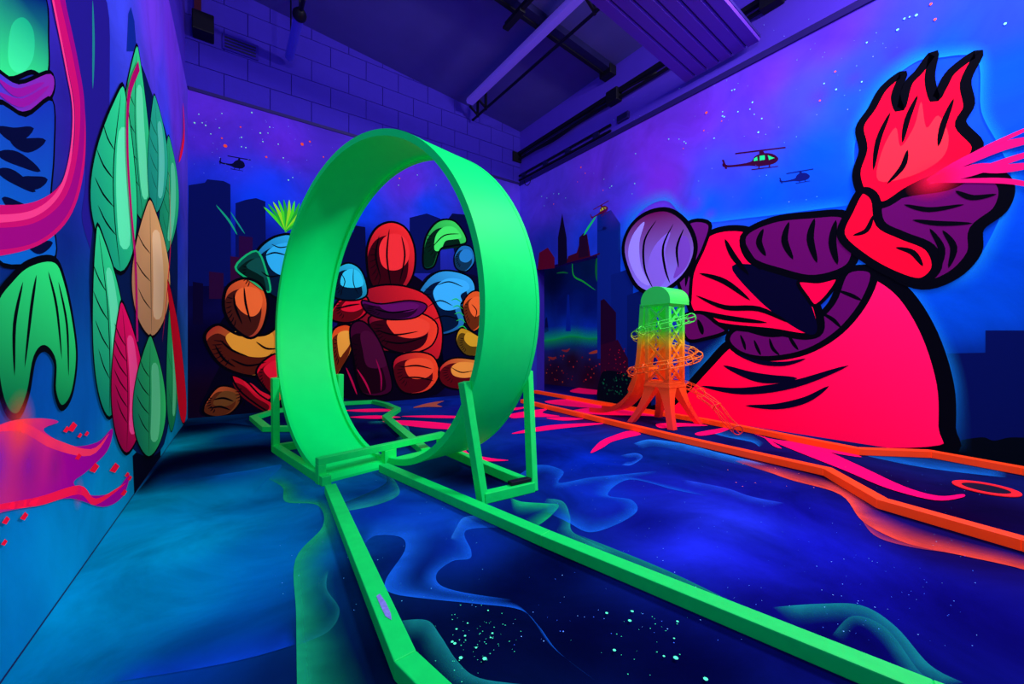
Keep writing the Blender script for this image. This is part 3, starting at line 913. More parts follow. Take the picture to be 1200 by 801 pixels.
# rounded lavender stone
m.shape([(731, 296), (738, 268), (758, 250), (784, 246), (806, 262), (816, 290), (806, 318), (784, 338), (764, 344), (744, 332)], (96, 30, 110), .05, grad=(((770, 250), (96, 14, 84)), ((762, 340), (130, 110, 235))))
m.poly([(737, 300), (742, 276), (756, 260), (750, 284), (752, 312), (762, 334), (748, 326)], (150, 130, 245))
m.poly([(766, 338), (760, 312), (768, 288), (786, 272), (780, 296), (784, 316), (778, 332)], (126, 92, 215))
m.poly([(790, 326), (796, 304), (796, 280), (806, 278), (810, 296), (804, 314)], (110, 60, 180))
for P in ([(770, 258), (756, 282), (756, 314), (766, 338)], [(790, 262), (778, 288), (780, 314), (786, 332)], [(802, 268), (794, 290), (796, 314)]):
    m.stroke(P, .03)
# red flame and purple coil at the upper right
m.shape([(1030, 240), (1062, 226), (1110, 218), (1140, 205), (1168, 206), (1180, 222), (1172, 246), (1145, 268), (1142, 296), (1118, 322), (1082, 334), (1046, 318), (1026, 280)], PU, .07)
m.shape([(1014, 232), (1004, 205), (1012, 176), (1008, 150), (1022, 128), (1036, 104), (1058, 88), (1050, 112), (1056, 128), (1064, 100), (1078, 84), (1094, 64), (1090, 92), (1096, 116), (1104, 104), (1116, 84), (1146, 64), (1132, 96), (1136, 124), (1126, 146), (1146, 170), (1134, 190), (1104, 204), (1066, 222), (1036, 240)], (248, 6, 46), .055)
m.poly([(1030, 212), (1034, 178), (1050, 150), (1056, 172), (1072, 148), (1080, 120), (1086, 150), (1100, 136), (1112, 160), (1104, 186), (1070, 206)], (255, 40, 60))
m.shape([(986, 276), (996, 248), (1010, 224), (1026, 232), (1032, 262), (1058, 276), (1090, 290), (1098, 314), (1078, 330), (1044, 320), (1010, 300)], (248, 6, 46), .055)
for P in ([(1024, 200), (1030, 164), (1044, 132)], [(1058, 168), (1064, 140), (1076, 112)], [(1100, 172), (1106, 146), (1118, 116)], [(1040, 216), (1058, 196), (1064, 176)], [(1000, 276), (1016, 270), (1024, 252)], [(1050, 290), (1070, 296), (1082, 312)],
          [(1060, 240), (1090, 246), (1130, 240)], [(1070, 258), (1100, 262), (1140, 262)], [(1105, 270), (1118, 290), (1112, 314)], [(1120, 224), (1140, 232), (1168, 228)], [(1090, 268), (1104, 292), (1100, 318)]):
    m.stroke(P, .035)
m.build('painted_red_form', wr, M_HOT, 'big plain red bell and flame shapes with purple bands and thick black outlines')
m = Mural(P_RIGHT, 0.0165)
for P, w in (([(1086, 212), (1130, 190), (1175, 172), (1230, 160)], .07), ([(1088, 212), (1140, 198), (1180, 198), (1235, 190)], .06), ([(1088, 214), (1130, 206), (1190, 186), (1235, 172)], .045), ([(1090, 214), (1150, 212), (1190, 214), (1235, 224)], .035), ([(1092, 212), (1140, 182), (1190, 158), (1230, 140)], .03)):
    m.stroke(P, w, (225, 16, 110))
m.glow((1096, 211), .16, (255, 20, 70), .9)
m.build('painted_pink_burst', wr, M_SOFT, 'pink streaks bursting from the red flame shape')

# alcove behind the opening ------------------------------
al = S(P_ALC, [(650, 330, (4, 14, 70)), (690, 310, (5, 30, 90)), (660, 360, (6, 24, 120)), (690, 360, (6, 26, 120)), (665, 380, (10, 50, 190)), (690, 384, (10, 50, 190)), (640, 384, (8, 40, 160)), (670, 400, (4, 60, 120)), (670, 420, (40, 5, 30)), (650, 440, (40, 6, 40)), (690, 440, (36, 6, 36))])
wa = painted_grid('wall_alcove', P_ALC, gl(3.0, 8.2, 0.12), gl(0, 2.4, 0.08), al, M_WALL)
tag(wa, 'dark painted end wall seen through the doorway', kind='structure')
m = Mural(P_ALC)
m.soft([(634, 400), (650, 398), (670, 394), (690, 397), (706, 396)], [(634, 384), (650, 382), (670, 380), (690, 382), (706, 382)], (10, 190, 120), .9, 0)
m.soft([(634, 399), (650, 397), (670, 393), (690, 396), (706, 395)], [(634, 412), (650, 410), (670, 406), (690, 409), (706, 408)], (14, 170, 80), .9, 0)
m.build('painted_horizon_glow', wa, M_SOFT, 'soft green horizon glow')
m = Mural(P_ALC)
m.poly([(638, 390), (639, 374), (641, 371), (643, 388)], (5, 16, 90), False)
m.poly([(663, 388), (665, 345), (667, 345), (669, 388)], (8, 40, 170), False)
m.stroke([(671, 300), (672, 322), (684, 330), (698, 340)], .03, (30, 200, 70))
m.stroke([(700, 300), (700, 330)], .1, (20, 130, 70))
m.stroke([(652, 320), (660, 319), (666, 320)], .03, (20, 120, 70))
m.stroke([(690, 414), (698, 412), (706, 410)], .05, (190, 70, 50))
m.stroke([(642, 418), (648, 420), (652, 418)], .05, (150, 40, 50))
m.stroke([(658, 410), (664, 411), (668, 408)], .04, (150, 40, 60))
random.seed(2)
for i in range(44):
    m.dot((random.uniform(634, 706), random.uniform(412, 448)), random.uniform(.012, .03), random.choice([(170, 60, 40), (120, 10, 40), (200, 40, 50)]))
m.build('painted_night_scene', wa, M_PAINT, 'small spires and ember dots')
mb = MB()
mb.box((XR + 0.0, 3.0, -0.05), (XA + .1, 8.2, -0.002))
tag(mb.build('floor_alcove', M_MORTAR), 'dark floor of the passage through the doorway', kind='structure')
mb = MB()
mb.box((XR + .16, 3.0, 2.4), (XA + .1, 8.2, 2.5))
tag(mb.build('ceiling_alcove', M_MORTAR), 'low dark ceiling of the passage beyond the doorway', kind='structure')

# left wall --------------------------------------------
ls = S(P_LEFT, [(70, 20, (60, 40, 180)), (100, 10, (50, 60, 200)), (140, 20, (60, 70, 215)), (180, 20, (112, 60, 220)), (200, 60, (108, 50, 210)), (120, 80, (40, 60, 205)), (190, 110, (70, 60, 215)), (205, 130, (100, 50, 205)), (195, 170, (30, 70, 225)), (110, 140, (60, 34, 165)), (80, 100, (30, 20, 120)), (90, 180, (50, 20, 140)),
                (100, 230, (20, 40, 150)), (80, 280, (6, 30, 110)), (100, 340, (4, 60, 130)), (95, 420, (4, 80, 150)), (100, 480, (2, 84, 160)), (20, 300, (6, 24, 90)), (50, 480, (2, 72, 150)), (205, 260, (20, 40, 150)), (205, 420, (4, 40, 100)), (205, 500, (0, 129, 164)), (195, 520, (0, 129, 164)),
                (150, 545, (0, 129, 169)), (120, 590, (0, 136, 179)), (60, 620, (0, 129, 176)), (10, 660, (0, 120, 174)), (80, 660, (0, 134, 179)), (20, 760, (0, 115, 169)), (10, 450, (2, 60, 130)), (10, 200, (10, 60, 160))])
wl = painted_grid('wall_left', P_LEFT, gl(0, LLEN, 0.06), gl(0, LEDGE, 0.06), ls, M_WALL)
tag(wl, 'blue painted wall with green and magenta shapes beside the floor edge', kind='structure')
mb = MB()
nl = P_LEFT.n
a0, a1 = LB + nl * -0.02, LA + nl * -0.02
mb.prism([a0 + UP * LEDGE, a1 + UP * LEDGE, a1 - nl * .15 + UP * LEDGE, a0 - nl * .15 + UP * LEDGE], [a0 + UP * 4.95, a1 + UP * 4.95, a1 - nl * .15 + UP * 4.95, a0 - nl * .15 + UP * 4.95])
mb.build('upper_wall_face', M_PLASTER, wl)

GR1, GR2, GR3 = (24, 190, 104), (70, 235, 150), (6, 84, 76)
m = Mural(P_LEFT)
m.poly([(62, -10), (72, 60), (84, 120), (100, 200), (96, 260), (120, 300), (128, 100), (120, -10)], (34, 24, 130))
m.poly([(148, 60), (150, 16), (153, 8), (157, 24), (160, 60)], (12, 40, 140), False)
m.stroke([(108, 0), (109, 50), (108, 104)], .03, (30, 130, 130))
m.shape([(-14, 75), (-12, -12), (48, -12), (56, 50), (54, 90), (36, 84), (10, 92)], GR1, .012, grad=(((10, -10), (10, 90, 110)), ((20, 80), (50, 230, 130))))
m.shape([(8, 66), (12, 30), (26, 20), (38, 36), (38, 66), (26, 84), (14, 82)], GR2, 0, grad=(((20, 20), (30, 190, 130)), ((26, 80), (60, 245, 150))))
m.shape([(-12, 80), (20, 96), (58, 84), (60, 112), (30, 132), (-12, 128)], (90, 50, 200), .01, grad=(((0, 90), (60, 60, 200)), ((30, 130), (130, 40, 170))))
m.shape([(-12, 128), (28, 134), (60, 116), (62, 180), (58, 240), (64, 300), (30, 312), (-12, 290)], (8, 90, 180), .012, grad=(((30, 130), (20, 60, 170)), ((30, 300), (10, 100, 190))))
for P in ([(-5, 150), (16, 158), (38, 150)], [(-5, 180), (20, 186), (46, 200)], [(-5, 200), (16, 208), (40, 224)], [(0, 232), (20, 244), (44, 250)], [(10, 165), (30, 170), (52, 164)], [(22, 210), (38, 214), (54, 210)], [(2, 262), (24, 270), (50, 268)], [(30, 286), (44, 290), (60, 284)]):
    m.stroke(P, .035, (4, 8, 50))
for P in ([(-5, 108), (24, 120), (56, 100)], [(-5, 92), (18, 108), (50, 96)]):
    m.stroke(P, .02, (150, 20, 150))
# magenta swoosh
Q = [(62, -30), (72, 20), (84, 80), (92, 130), (90, 190), (74, 236), (40, 262), (-10, 270), (-50, 268)]
m.ribbonQ(m.q(smooth_curve(Q, False, 6)), .115, (206, 14, 104))
Q2 = [(66, -30), (78, 20), (91, 80), (98, 130), (94, 195), (78, 246), (42, 276), (-10, 284), (-50, 282)]
m.ribbonQ(m.q(smooth_curve([(p[0] - 3, p[1] - 4) for p in Q2], False, 6)), .05, (160, 6, 120))
Q3 = [(54, -30), (64, 20), (76, 80), (84, 130), (80, 186), (66, 226), (36, 250), (-10, 256), (-50, 254)]
m.ribbonQ(m.q(smooth_curve(Q3, False, 6)), .018, (250, 60, 130))
# green drip lobes
m.shape([(14, 322), (36, 306), (62, 304), (74, 330), (84, 378), (88, 420), (82, 462), (70, 478), (62, 458), (62, 424), (50, 408), (38, 420), (30, 462), (18, 488), (4, 480), (-6, 440), (-10, 360)], GR1, .02, grad=(((30, 480), (6, 110, 60)), ((46, 320), (40, 220, 110))))
for P in ([(24, 330), (14, 380), (14, 440)], [(40, 322), (34, 360), (26, 430)], [(54, 318), (64, 360), (70, 420)], [(66, 330), (76, 380), (78, 440)]):
    m.stroke(P, .018)
# magenta swirl low on the wall
m.poly([(-30, 520), (0, 496), (40, 490), (66, 494), (48, 504), (80, 522), (112, 518), (130, 502), (124, 528), (100, 552), (84, 566), (104, 580), (132, 576), (150, 556), (142, 582), (118, 594), (80, 584), (40, 592), (0, 600), (-30, 606)], (215, 14, 104), grad=(((0, 500), (255, 60, 80)), ((30, 590), (176, 10, 130))))
m.stroke([(-20, 506), (20, 500), (60, 520), (104, 530), (126, 508)], .03, (255, 50, 90))
m.stroke([(-20, 596), (40, 588), (90, 574), (110, 588), (146, 566)], .03, (255, 20, 70))
for u, v, r in [(75, 503, 4), (82, 500, 6), (91, 510, 3), (99, 508, 3), (89, 535, 4), (108, 548, 6), (132, 548, 6), (147, 556, 3), (150, 560, 3), (143, 577, 4), (24, 605, 5), (2, 610, 5), (0, 636, 4)]:
    m.poly([(u - r, v + r * .6), (u + r * .2, v - r), (u + r, v - r * .3), (u + r * .1, v + r)], (240, 10, 50), False)
m2 = Mural(P_LEFT, .0048)
for c, r, col, a in (((-10, 545), .16, (120, 30, 170), .9), ((30, 545), .13, (140, 20, 150), .8), ((62, 545), .09, (150, 20, 140), .6), ((20, 500), .10, (255, 80, 60), .6), ((90, 578), .06, (190, 10, 120), .5)):
    m2.glow(c, r, col, a)
m2.build('painted_violet_haze', wl, M_SOFT, 'soft violet haze inside the pink swirl')
m.build('painted_magenta_sweep', wl, M_PAINT, 'magenta swoosh over blue folds with green drips and pink swirl')

m = Mural(P_LEFT)
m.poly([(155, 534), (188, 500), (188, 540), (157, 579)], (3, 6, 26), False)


def leaf(mu, base, tip, w, bend, c0, c1, ink=.016, veins=4):
    """one broad pointed leaf from base to tip (pixels), bent sideways"""
    b_, t_ = np.array(base, float), np.array(tip, float)
    d = t_ - b_
    nn = np.array([-d[1], d[0]]) / np.linalg.norm(d)

    def at(t, o):
        return tuple(b_ + d * t + nn * (bend * math.sin(math.pi * t) + o * w / 2))
    wid = lambda t: math.sin(math.pi * t ** .75) ** .8 if 0 < t < 1 else 0
    ts = [0, .06, .18, .34, .5, .66, .8, .92, 1]
    pts = [at(t, -wid(t)) for t in ts] + [at(t, wid(t)) for t in ts[-2:0:-1]]
    mu.shape(pts, c0, ink, grad=((at(.1, -1), c0), (at(.8, .6), c1)), n=3)
    hi = tuple(min(255, int(v * .8 + 60)) for v in c1)
    mu.poly([at(t, .12) for t in (.15, .35, .55, .75)] + [at(t, .12 + .55 * wid(t)) for t in (.75, .55, .35, .15)], hi, n=3)
    mu.stroke([at(t, 0) for t in (.02, .3, .6, .95)], ink * .9)
    for k in range(veins):
        t = .2 + .6 * k / veins
        mu.stroke([at(t, 0), at(t + .07, -.45 * wid(t)), at(t + .16, -.8 * wid(t))], ink * .6, n=3)


m.poly([(104, 330), (112, 230), (124, 150), (146, 110), (160, 70), (178, 110), (200, 180), (208, 300), (204, 420), (192, 520), (160, 530), (130, 480), (112, 420)], (4, 24, 70))
leaf(m, (168, 260), (160, 52), 34, -6, (16, 130, 96), (48, 220, 130))
leaf(m, (192, 300), (197, 158), 22, 4, (14, 120, 90), (40, 200, 120), .012)
leaf(m, (182, 250), (180, 110), 24, 3, (16, 130, 110), (40, 190, 140), .012)
leaf(m, (140, 320), (142, 98), 56, -10, (14, 140, 110), (46, 230, 140), .02)
leaf(m, (126, 490), (112, 262), 40, 6, (10, 120, 90), (44, 210, 130))
leaf(m, (176, 395), (174, 232), 46, 0, (176, 116, 84), (232, 176, 104), .018, 3)
leaf(m, (146, 532), (140, 352), 40, 4, (120, 4, 50), (240, 12, 96), .016, 6)
leaf(m, (172, 536), (174, 392), 40, 0, (8, 96, 80), (46, 200, 104), .016)
leaf(m, (199, 506), (197, 360), 14, 2, (10, 110, 70), (40, 190, 100), .01, 2)
m.ribbonQ(m.q(smooth_curve([(160, 76), (148, 110), (146, 170), (150, 240), (156, 310), (158, 400)], False, 6)), .05, (176, 6, 96))
m.stroke([(196, 200), (198, 280), (194, 340), (188, 400)], .03, (200, 10, 60))
m.stroke([(213, 120), (214, 160), (208, 190)], .09, (250, 20, 50))
m.shape([(194, 330), (202, 356), (210, 400), (217, 470), (214, 496), (208, 480), (202, 420)], (214, 12, 40), .012)
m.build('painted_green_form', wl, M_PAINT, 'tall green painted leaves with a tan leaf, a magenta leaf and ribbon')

# unseen shell behind the camera, ceiling, trims
mb = MB()
mb.box((-0.9, YF - .12, 0), (XR + .1, YF, 4.95))
tag(mb.build('wall_front', M_PLASTER), 'plain violet lit wall behind the viewer', kind='structure')
mb = MB()
mb.prism([(-0.8, YF, ceil_z(-.8)), (XR + .2, YF, ceil_z(XR + .2)), (XR + .2, YB + .2, ceil_z(XR + .2)), (-0.8, YB + .2, ceil_z(-.8))],
         [(-0.8, YF, ceil_z(-.8) + .1), (XR + .2, YF, ceil_z(XR + .2) + .1), (XR + .2, YB + .2, ceil_z(XR + .2) + .1), (-0.8, YB + .2, ceil_z(-.8) + .1)])
tag(mb.build('ceiling', M_CEIL), 'dark sloping ceiling above the block wall', kind='structure')
mb = MB()
mb.box((-0.27, YB - .016, LEDGE - .004), (XR, YB + .01, LEDGE + .03))
tag(mb.build('trim_1', M_PANEL_D), 'thin dark strip for the shadow gap along top of the back mural', kind='structure')  # shade of the ledge gap put in as a dark strip
mb = MB()
mb.box((XR - .022, YF, LEDGE - .02), (XR + .01, YB, LEDGE + .04))
tag(mb.build('trim_2', M_PANEL_D), 'dark violet strip along top of the right mural', kind='structure')

mb = MB()
n3 = P_LEFT.n
mb.prism([LB + n3 * .0005, LA + n3 * .0005, LA + n3 * .003, LB + n3 * .003], [LB + n3 * .0005 + UP * .003, LA + n3 * .0005 + UP * .003, LA + n3 * .003 + UP * .003, LB + n3 * .003 + UP * .003])
tag(mb.build('trim_3', M_STEEL), 'thin dark joint line along foot of the blue wall', kind='structure')
# ------------------------------------------------------------------ the green loop
PX, PY, ANG, R, WB, SH, Z0 = 0.473, 2.536, 0.223, 1.023, 0.418, 0.418, 0.023
dV = np.array([-math.sin(ANG), math.cos(ANG), 0])
aV = np.array([math.cos(ANG), math.sin(ANG), 0])
P0 = np.array([PX, PY, Z0])


def loop_pt(phi, s, inn):
    """phi round the loop, s across the band, inn inwards from the outer face"""
    r = R - inn
    return P0 + dV * (r * math.sin(phi)) + UP * (R - r * math.cos(phi)) + aV * (SH * phi / (2 * math.pi) + s)


def sweep(name, prof, parent, mat, n=180, t0=0.0, t1=2 * math.pi):
    v, f = [], []
    k = len(prof)
    for i in range(n + 1):
        ph = t0 + (t1 - t0) * i / n
        v += [loop_pt(ph, s, r) for s, r in prof]
    for i in range(n):
        for j in range(k):
            j2 = (j + 1) % k
            f.append((i * k + j, i * k + j2, (i + 1) * k + j2, (i + 1) * k + j))
    f.append(tuple(range(k))[::-1])
    f.append(tuple(range(n * k, n * k + k)))
    o = mk(name, v, f, mat, parent, True)
    md = o.modifiers.new('split', 'EDGE_SPLIT')
    md.split_angle = math.radians(40)
    return o


loop = tag(empty('loop_ramp'), 'tall fluorescent green corkscrew loop standing on a timber frame', 'loop ramp')
sweep('loop_band', [(0.004, 0.0), (WB - .004, 0.0), (WB - .004, .016), (.004, .016)], loop, M_GREEN)
sweep('edge_lip', [(0, -.002), (.026, -.002), (.026, .036), (0, .036)], loop, M_GREEN)
sweep('edge_lip', [(WB - .026, -.002), (WB, -.002), (WB, .036), (WB - .026, .036)], loop, M_GREEN)
# entry plate
e0, e1 = P0 + aV * .03 - dV * 0.0, P0 + aV * (WB - .03) - dV * 0.0
mb = MB()
mb.prism([e0 - UP * .02, e1 - UP * .02, e1 - dV * .05 - UP * .022, e0 - dV * .05 - UP * .022], [e0 + UP * .014, e1 + UP * .014, e1 - dV * .05 - UP * .008, e0 - dV * .05 - UP * .008])
mb.build('entry_plate', M_GREEN, loop)
# gate bar
gz = .128
G = [P0 * np.array([1, 1, 0]) + aV * s - dV * .02 for s in (-0.01, WB + .012, 2 * WB + .02)]
mb = MB()
mb.bar(G[0] - aV * .022 + UP * gz, G[2] + aV * .022 + UP * gz, .045, .04)
gbar = mb.build('gate_bar', M_GREEN2, loop, bevel=.003)
for i, gq in enumerate(G):
    mb = MB()
    wdt = .085 if i == 1 else .045
    c = gq
    mb.prism([c - aV * wdt / 2 - dV * .022, c + aV * wdt / 2 - dV * .022, c + aV * wdt / 2 + dV * .022, c - aV * wdt / 2 + dV * .022],
             [c - aV * wdt / 2 - dV * .022 + UP * (gz - .02), c + aV * wdt / 2 - dV * .022 + UP * (gz - .02), c + aV * wdt / 2 + dV * .022 + UP * (gz - .02), c - aV * wdt / 2 + dV * .022 + UP * (gz - .02)])
    mb.build('gate_post', M_GREEN2, gbar, bevel=.003)


def fl(u, v):
    return onfloor(u, v)


BT = .052
lift = UP * BT / 2
b_ln, b_rn, b_rf = fl(566, 589), fl(624, 575), fl(526, 533)
b_lf, b_le = fl(323, 529), fl(383, 569)
t_ln, t_rn = loop_pt(math.radians(299), -.03, 0.02), loop_pt(math.radians(297), WB + .03, 0.02)
t_lf = loop_pt(math.radians(57), -.03, 0.02)
t_rf = loop_pt(math.radians(57), WB + .03, 0.02)
b_rr = np.array([t_rf[0], t_rf[1] + .02, 0])
for a, b in ((b_ln, t_ln), (b_rn, t_rn), (b_lf, t_lf), (b_rr, t_rf)):
    mb = MB()
    mb.bar(a + UP * .001, b + UP * .05, .045, .045, upv=tuple(dV))
    mb.build('stand_post', M_GREEN2, loop, bevel=.003)
for a, b in ((b_ln, b_rn), (b_rn, b_rf), (b_lf, b_le), (b_lf, b_rr)):
    mb = MB()
    mb.bar(a + lift + UP * .001, b + lift + UP * .001, BT, BT)
    mb.build('base_bar', M_GREEN2, loop, bevel=.003)
mb = MB()
q0, q1 = b_ln + (b_rn - b_ln) * .55, b_ln + (b_rn - b_ln) * .98
mb.bar(q0 + UP * .064 + dV * .012, q1 + UP * .064 + dV * .012, .04, .02)
mb.build('black_bracket', M_BLACK, loop, bevel=.003)['label'] = 'small black metal bracket'

# ------------------------------------------------------------------ lane borders


def border(name, pts, w, h, mat, label, cat='border', closed=False, world=False, z=None):
    """mitred timber boards following a polyline (top-face centre line in photo pixels, cast to height h)"""
    P = [np.array(p, float)[:2] if world else onfloor(p[0], p[1], h)[:2] for p in pts]
    P = [np.array([p[0], min(p[1], YB - w / 2 - .012)]) for p in P]
    m_ = len(P)
    nrm = []
    for i in range(m_ - 1):
        d = P[i + 1] - P[i]
        d /= np.linalg.norm(d)
        nrm.append(np.array([-d[1], d[0]]))
    Lp, Rp = [], []
    for i in range(m_):
        if i == 0:
            o_ = nrm[0]
            k = 1
        elif i == m_ - 1:
            o_ = nrm[-1]
            k = 1
        else:
            o_ = nrm[i - 1] + nrm[i]
            o_ /= np.linalg.norm(o_)
            k = min(1 / max(.3, o_ @ nrm[i]), 2.2)
        Lp.append(P[i] + o_ * k * w / 2)
        Rp.append(P[i] - o_ * k * w / 2)
    root = tag(empty(name), label, cat)
    for i in range(m_ - 1):
        q = [Rp[i], Rp[i + 1], Lp[i + 1], Lp[i]]
        mb = MB()
        mb.prism([(a[0], a[1], 0.007) for a in q], [(a[0], a[1], h) for a in q])
        mb.build('board', mat, root, bevel=.003)
    return root


RH = .052
lb = border('lane_border', [(387, 567), (475, 768), (560, 850), (640, 900)], .056, RH, M_GREEN2, 'green timber lane border running from the gate with a purple scuff')
rb = border('lane_border', [(449, 543), (640, 624), (1095, 805), (1400, 925)], .06, RH, M_GREEN2, 'long straight green timber lane border beside the loop stand')
border('lane_border', [(499, 525), (452, 486.5), (466, 477.5), (453, 472), (438, 468.5), (402, 468.5), (360, 470), (323, 479), (297, 487), (312, 499), (345, 499), (366, 504)], .07, RH, M_GREEN2, 'zigzag green timber border behind the loop')
border('lane_border', [(627.5, 457), (729, 474.5), (825, 490), (1006, 524.5), (1090, 527.5), (1200, 547), (1290, 566)], .06, RH, M_ORANGE, 'orange timber border along foot of the red painted wall')
border('lane_border', [(612, 467.5), (800, 511), (970, 548), (1034, 584), (1200, 630), (1300, 658)], .06, RH, M_ORANGE, 'orange timber border in front of the tower')
# scuffed patch on the left border
q = [onfloor(u, v, RH + .0015) for u, v in ((441, 698), (445, 695), (452, 705), (458, 718), (459, 726), (452, 722), (447, 712))]
mb = MB()
mb.add(q, [tuple(range(7))])
mb.build('worn_patch', M_WEAR, lb)['label'] = 'pale purple worn patch'

# golf cup
c = onfloor(1155, 573)
cup = tag(empty('golf_cup'), 'red ringed putting hole at end of the magenta streak', 'golf hole')
v, f = [], []
N = 32
for r, zz in ((.125, .0045), (.125, .0085), (.090, .0085), (.090, .0045)):
    v += [c + np.array([r * math.cos(2 * math.pi * i / N), r * math.sin(2 * math.pi * i / N), zz]) for i in range(N)]
for k in range(4):
    for i in range(N):
        j = (i + 1) % N
        k2 = (k + 1) % 4
        f.append((k * N + i, k * N + j, k2 * N + j, k2 * N + i))
mk('painted_ring', v, f, M_RED, cup)
v = [c + np.array([.089 * math.cos(2 * math.pi * i / N), .089 * math.sin(2 * math.pi * i / N), .006]) for i in range(N)]
mk('cup_disc', v, [tuple(range(N))], M_CUP, cup)

# ------------------------------------------------------------------ the tower
TC = np.array([3.605, 2.375])
tw = tag(empty('lattice_tower'), 'small lattice tower sprayed green to orange with spiral wire ball track', 'tower')
hs = .135


def tp(x, y, z):
    return (TC[0] + x, TC[1] + y, z)


# roof: a barrel vault, rounded end facing -x
v, f = [], []
N = 20
w2, x2 = hs + .028, hs + .028
prof = [(-w2, 1.18)] + [(-w2 * math.cos(math.pi * i / N), 1.215 + .14 * math.sin(math.pi * i / N)) for i in range(N + 1)] + [(w2, 1.18)]
for xx in (-x2, x2):
    v += [tp(xx, a, b) for a, b in prof]
k = len(prof)
f = [tuple(range(k)), tuple(range(k, 2 * k))[::-1]] + [(i, (i + 1) % k, k + (i + 1) % k, k + i) for i in range(k)]
mk('roof_cap', v, f, M_TOWER, tw)
for sx in (-1, 1):
    for sy in (-1, 1):
        mb = MB()
        mb.bar(tp(sx * (hs - .02), sy * (hs - .02), .40), tp(sx * (hs - .02), sy * (hs - .02), 1.19), .04)
        mb.build('corner_post', M_TOWER, tw, bevel=.002)
zb, zt, nX = .43, 1.17, 4
dz = (zt - zb) / nX
for face in range(4):
    ca, sa = [(1, 0), (0, 1), (-1, 0), (0, -1)][face]

    def fp(s, z, dd=0.0):
        d = hs - .012 + dd
        return tp(ca * d - sa * s, sa * d + ca * s, z)
    nv = (ca, sa, 0)
    e = hs - .04
    for z in (zb - .015, zt + .01):
        mb = MB()
        mb.bar(fp(-e, z), fp(e, z), .012, .03)
        mb.build('cross_rail', M_TOWER, tw)
    for i in range(nX):
        z0, z1 = zb + i * dz, zb + (i + 1) * dz
        for s0, s1, dd in ((-e, e, 0), (e, -e, .003)):
            mb = MB()
            mb.bar(fp(s0, z0, dd), fp(s1, z1, dd), .022, .010, upv=nv)
            mb.build('lattice_brace', M_TOWER, tw)
# inner chute
mb = MB()
mb.box(tp(.03, .0, .40), tp(.09, .09, 1.18))
mb.build('inner_shaft', M_TOWER, tw)
# skirt and legs
mb = MB()
mb.prism([tp(-hs - .012, -hs - .012, .37), tp(hs + .012, -hs - .012, .37), tp(hs + .012, hs + .012, .37), tp(-hs - .012, hs + .012, .37)],
         [tp(-hs, -hs, .42), tp(hs, -hs, .42), tp(hs, hs, .42), tp(-hs, hs, .42)])
mb.build('skirt', M_TOWER, tw, bevel=.004)
for sx in (-1, 1):
    for sy in (-1, 1):
        mb = MB()
        v, f = [], []
        n = 12
        for i in range(n + 1):
            t = i / n
            z = .41 * (1 - t) + .006 * t
            out = hs - .03 + .12 * t ** 1.9
            wd = .028 + .085 * max(0, 1 - t * 1.25) ** 2.2
            for a, b in ((-1, -1), (1, -1), (1, 1), (-1, 1)):
                # the outer side follows the flare; the inner side swells into the arch near the top
                ax = sx * out + a * .034 if a * sx > 0 else sx * out - sx * wd
                ay = sy * out + b * .034 if b * sy > 0 else sy * out - sy * wd
                v.append(tp(ax, ay, z))
        for i in range(n):
            for j in range(4):
                j2 = (j + 1) % 4
                f.append((i * 4 + j, i * 4 + j2, i * 4 + 4 + j2, i * 4 + 4 + j))
        f += [(0, 1, 2, 3), (n * 4 + 3, n * 4 + 2, n * 4 + 1, n * 4)]
        mk('leg', v, f, M_TOWER, tw, False)
# arch fillets between legs
for face in range(4):
    ca, sa = [(1, 0), (0, 1), (-1, 0), (0, -1)][face]
    n = 14
    v, f = [], []
    d = hs + .005
    for t_ in (0, .03):
        for i in range(n + 1):
            s = -.13 + .26 * i / n
            zz = .375 - .17 * (abs(s) / .13) ** 2.4
            v.append(tp(ca * (d - t_) - sa * s, sa * (d - t_) + ca * s, zz))
            v.append(tp(ca * (d - t_) - sa * s, sa * (d - t_) + ca * s, .385))
    o_ = 2 * (n + 1)
    for i in range(n):
        f.append((2 * i, 2 * i + 2, 2 * i + 3, 2 * i + 1))
        f.append((o_ + 2 * i, o_ + 2 * i + 1, o_ + 2 * i + 3, o_ + 2 * i + 2))
        f.append((2 * i, o_ + 2 * i, o_ + 2 * i + 2, 2 * i + 2))
    mk('arch_web', v, f, M_TOWER, tw)
# curved slide on the far side
prof = smooth_curve([(2.535, 1.17), (2.555, .9), (2.585, .6), (2.63, .42), (2.71, .25), (2.86, .11), (3.05, .035), (3.27, .016)], False, 5)
v, f = [], []
for y, z in prof:
    for dx, off in ((-.12, .0), (.08, .0), (.08, .014), (-.12, .014)):
        v.append((TC[0] + dx, y, z - .008 + off))
n = len(prof)
for i in range(n - 1):
    for j in range(4):
        j2 = (j + 1) % 4
        f.append((i * 4 + j, i * 4 + j2, i * 4 + 4 + j2, i * 4 + 4 + j))
f += [(3, 2, 1, 0), tuple(range(4 * n - 4, 4 * n))]
mk('slide', v, f, M_TOWER, tw)
for dx in (-.127, .087):
    v, f = [], []
    for i, (y, z) in enumerate(prof):
        for ex, ez in ((-.007, -.012), (.007, -.012), (.007, .04), (-.007, .04)):
            k_ = ez if i > n * .45 else ez * .6
            v.append((TC[0] + dx + ex, y + (ez * .9 if i < n * .55 else 0), max(z + k_, .007)))
    f = []
    for i in range(n - 1):
        for j in range(4):
            j2 = (j + 1) % 4
            f.append((i * 4 + j, i * 4 + j2, i * 4 + 4 + j2, i * 4 + 4 + j))
    f += [(3, 2, 1, 0), tuple(range(4 * n - 4, 4 * n))]
    mk('slide_wall', v, f, M_TOWER, tw)
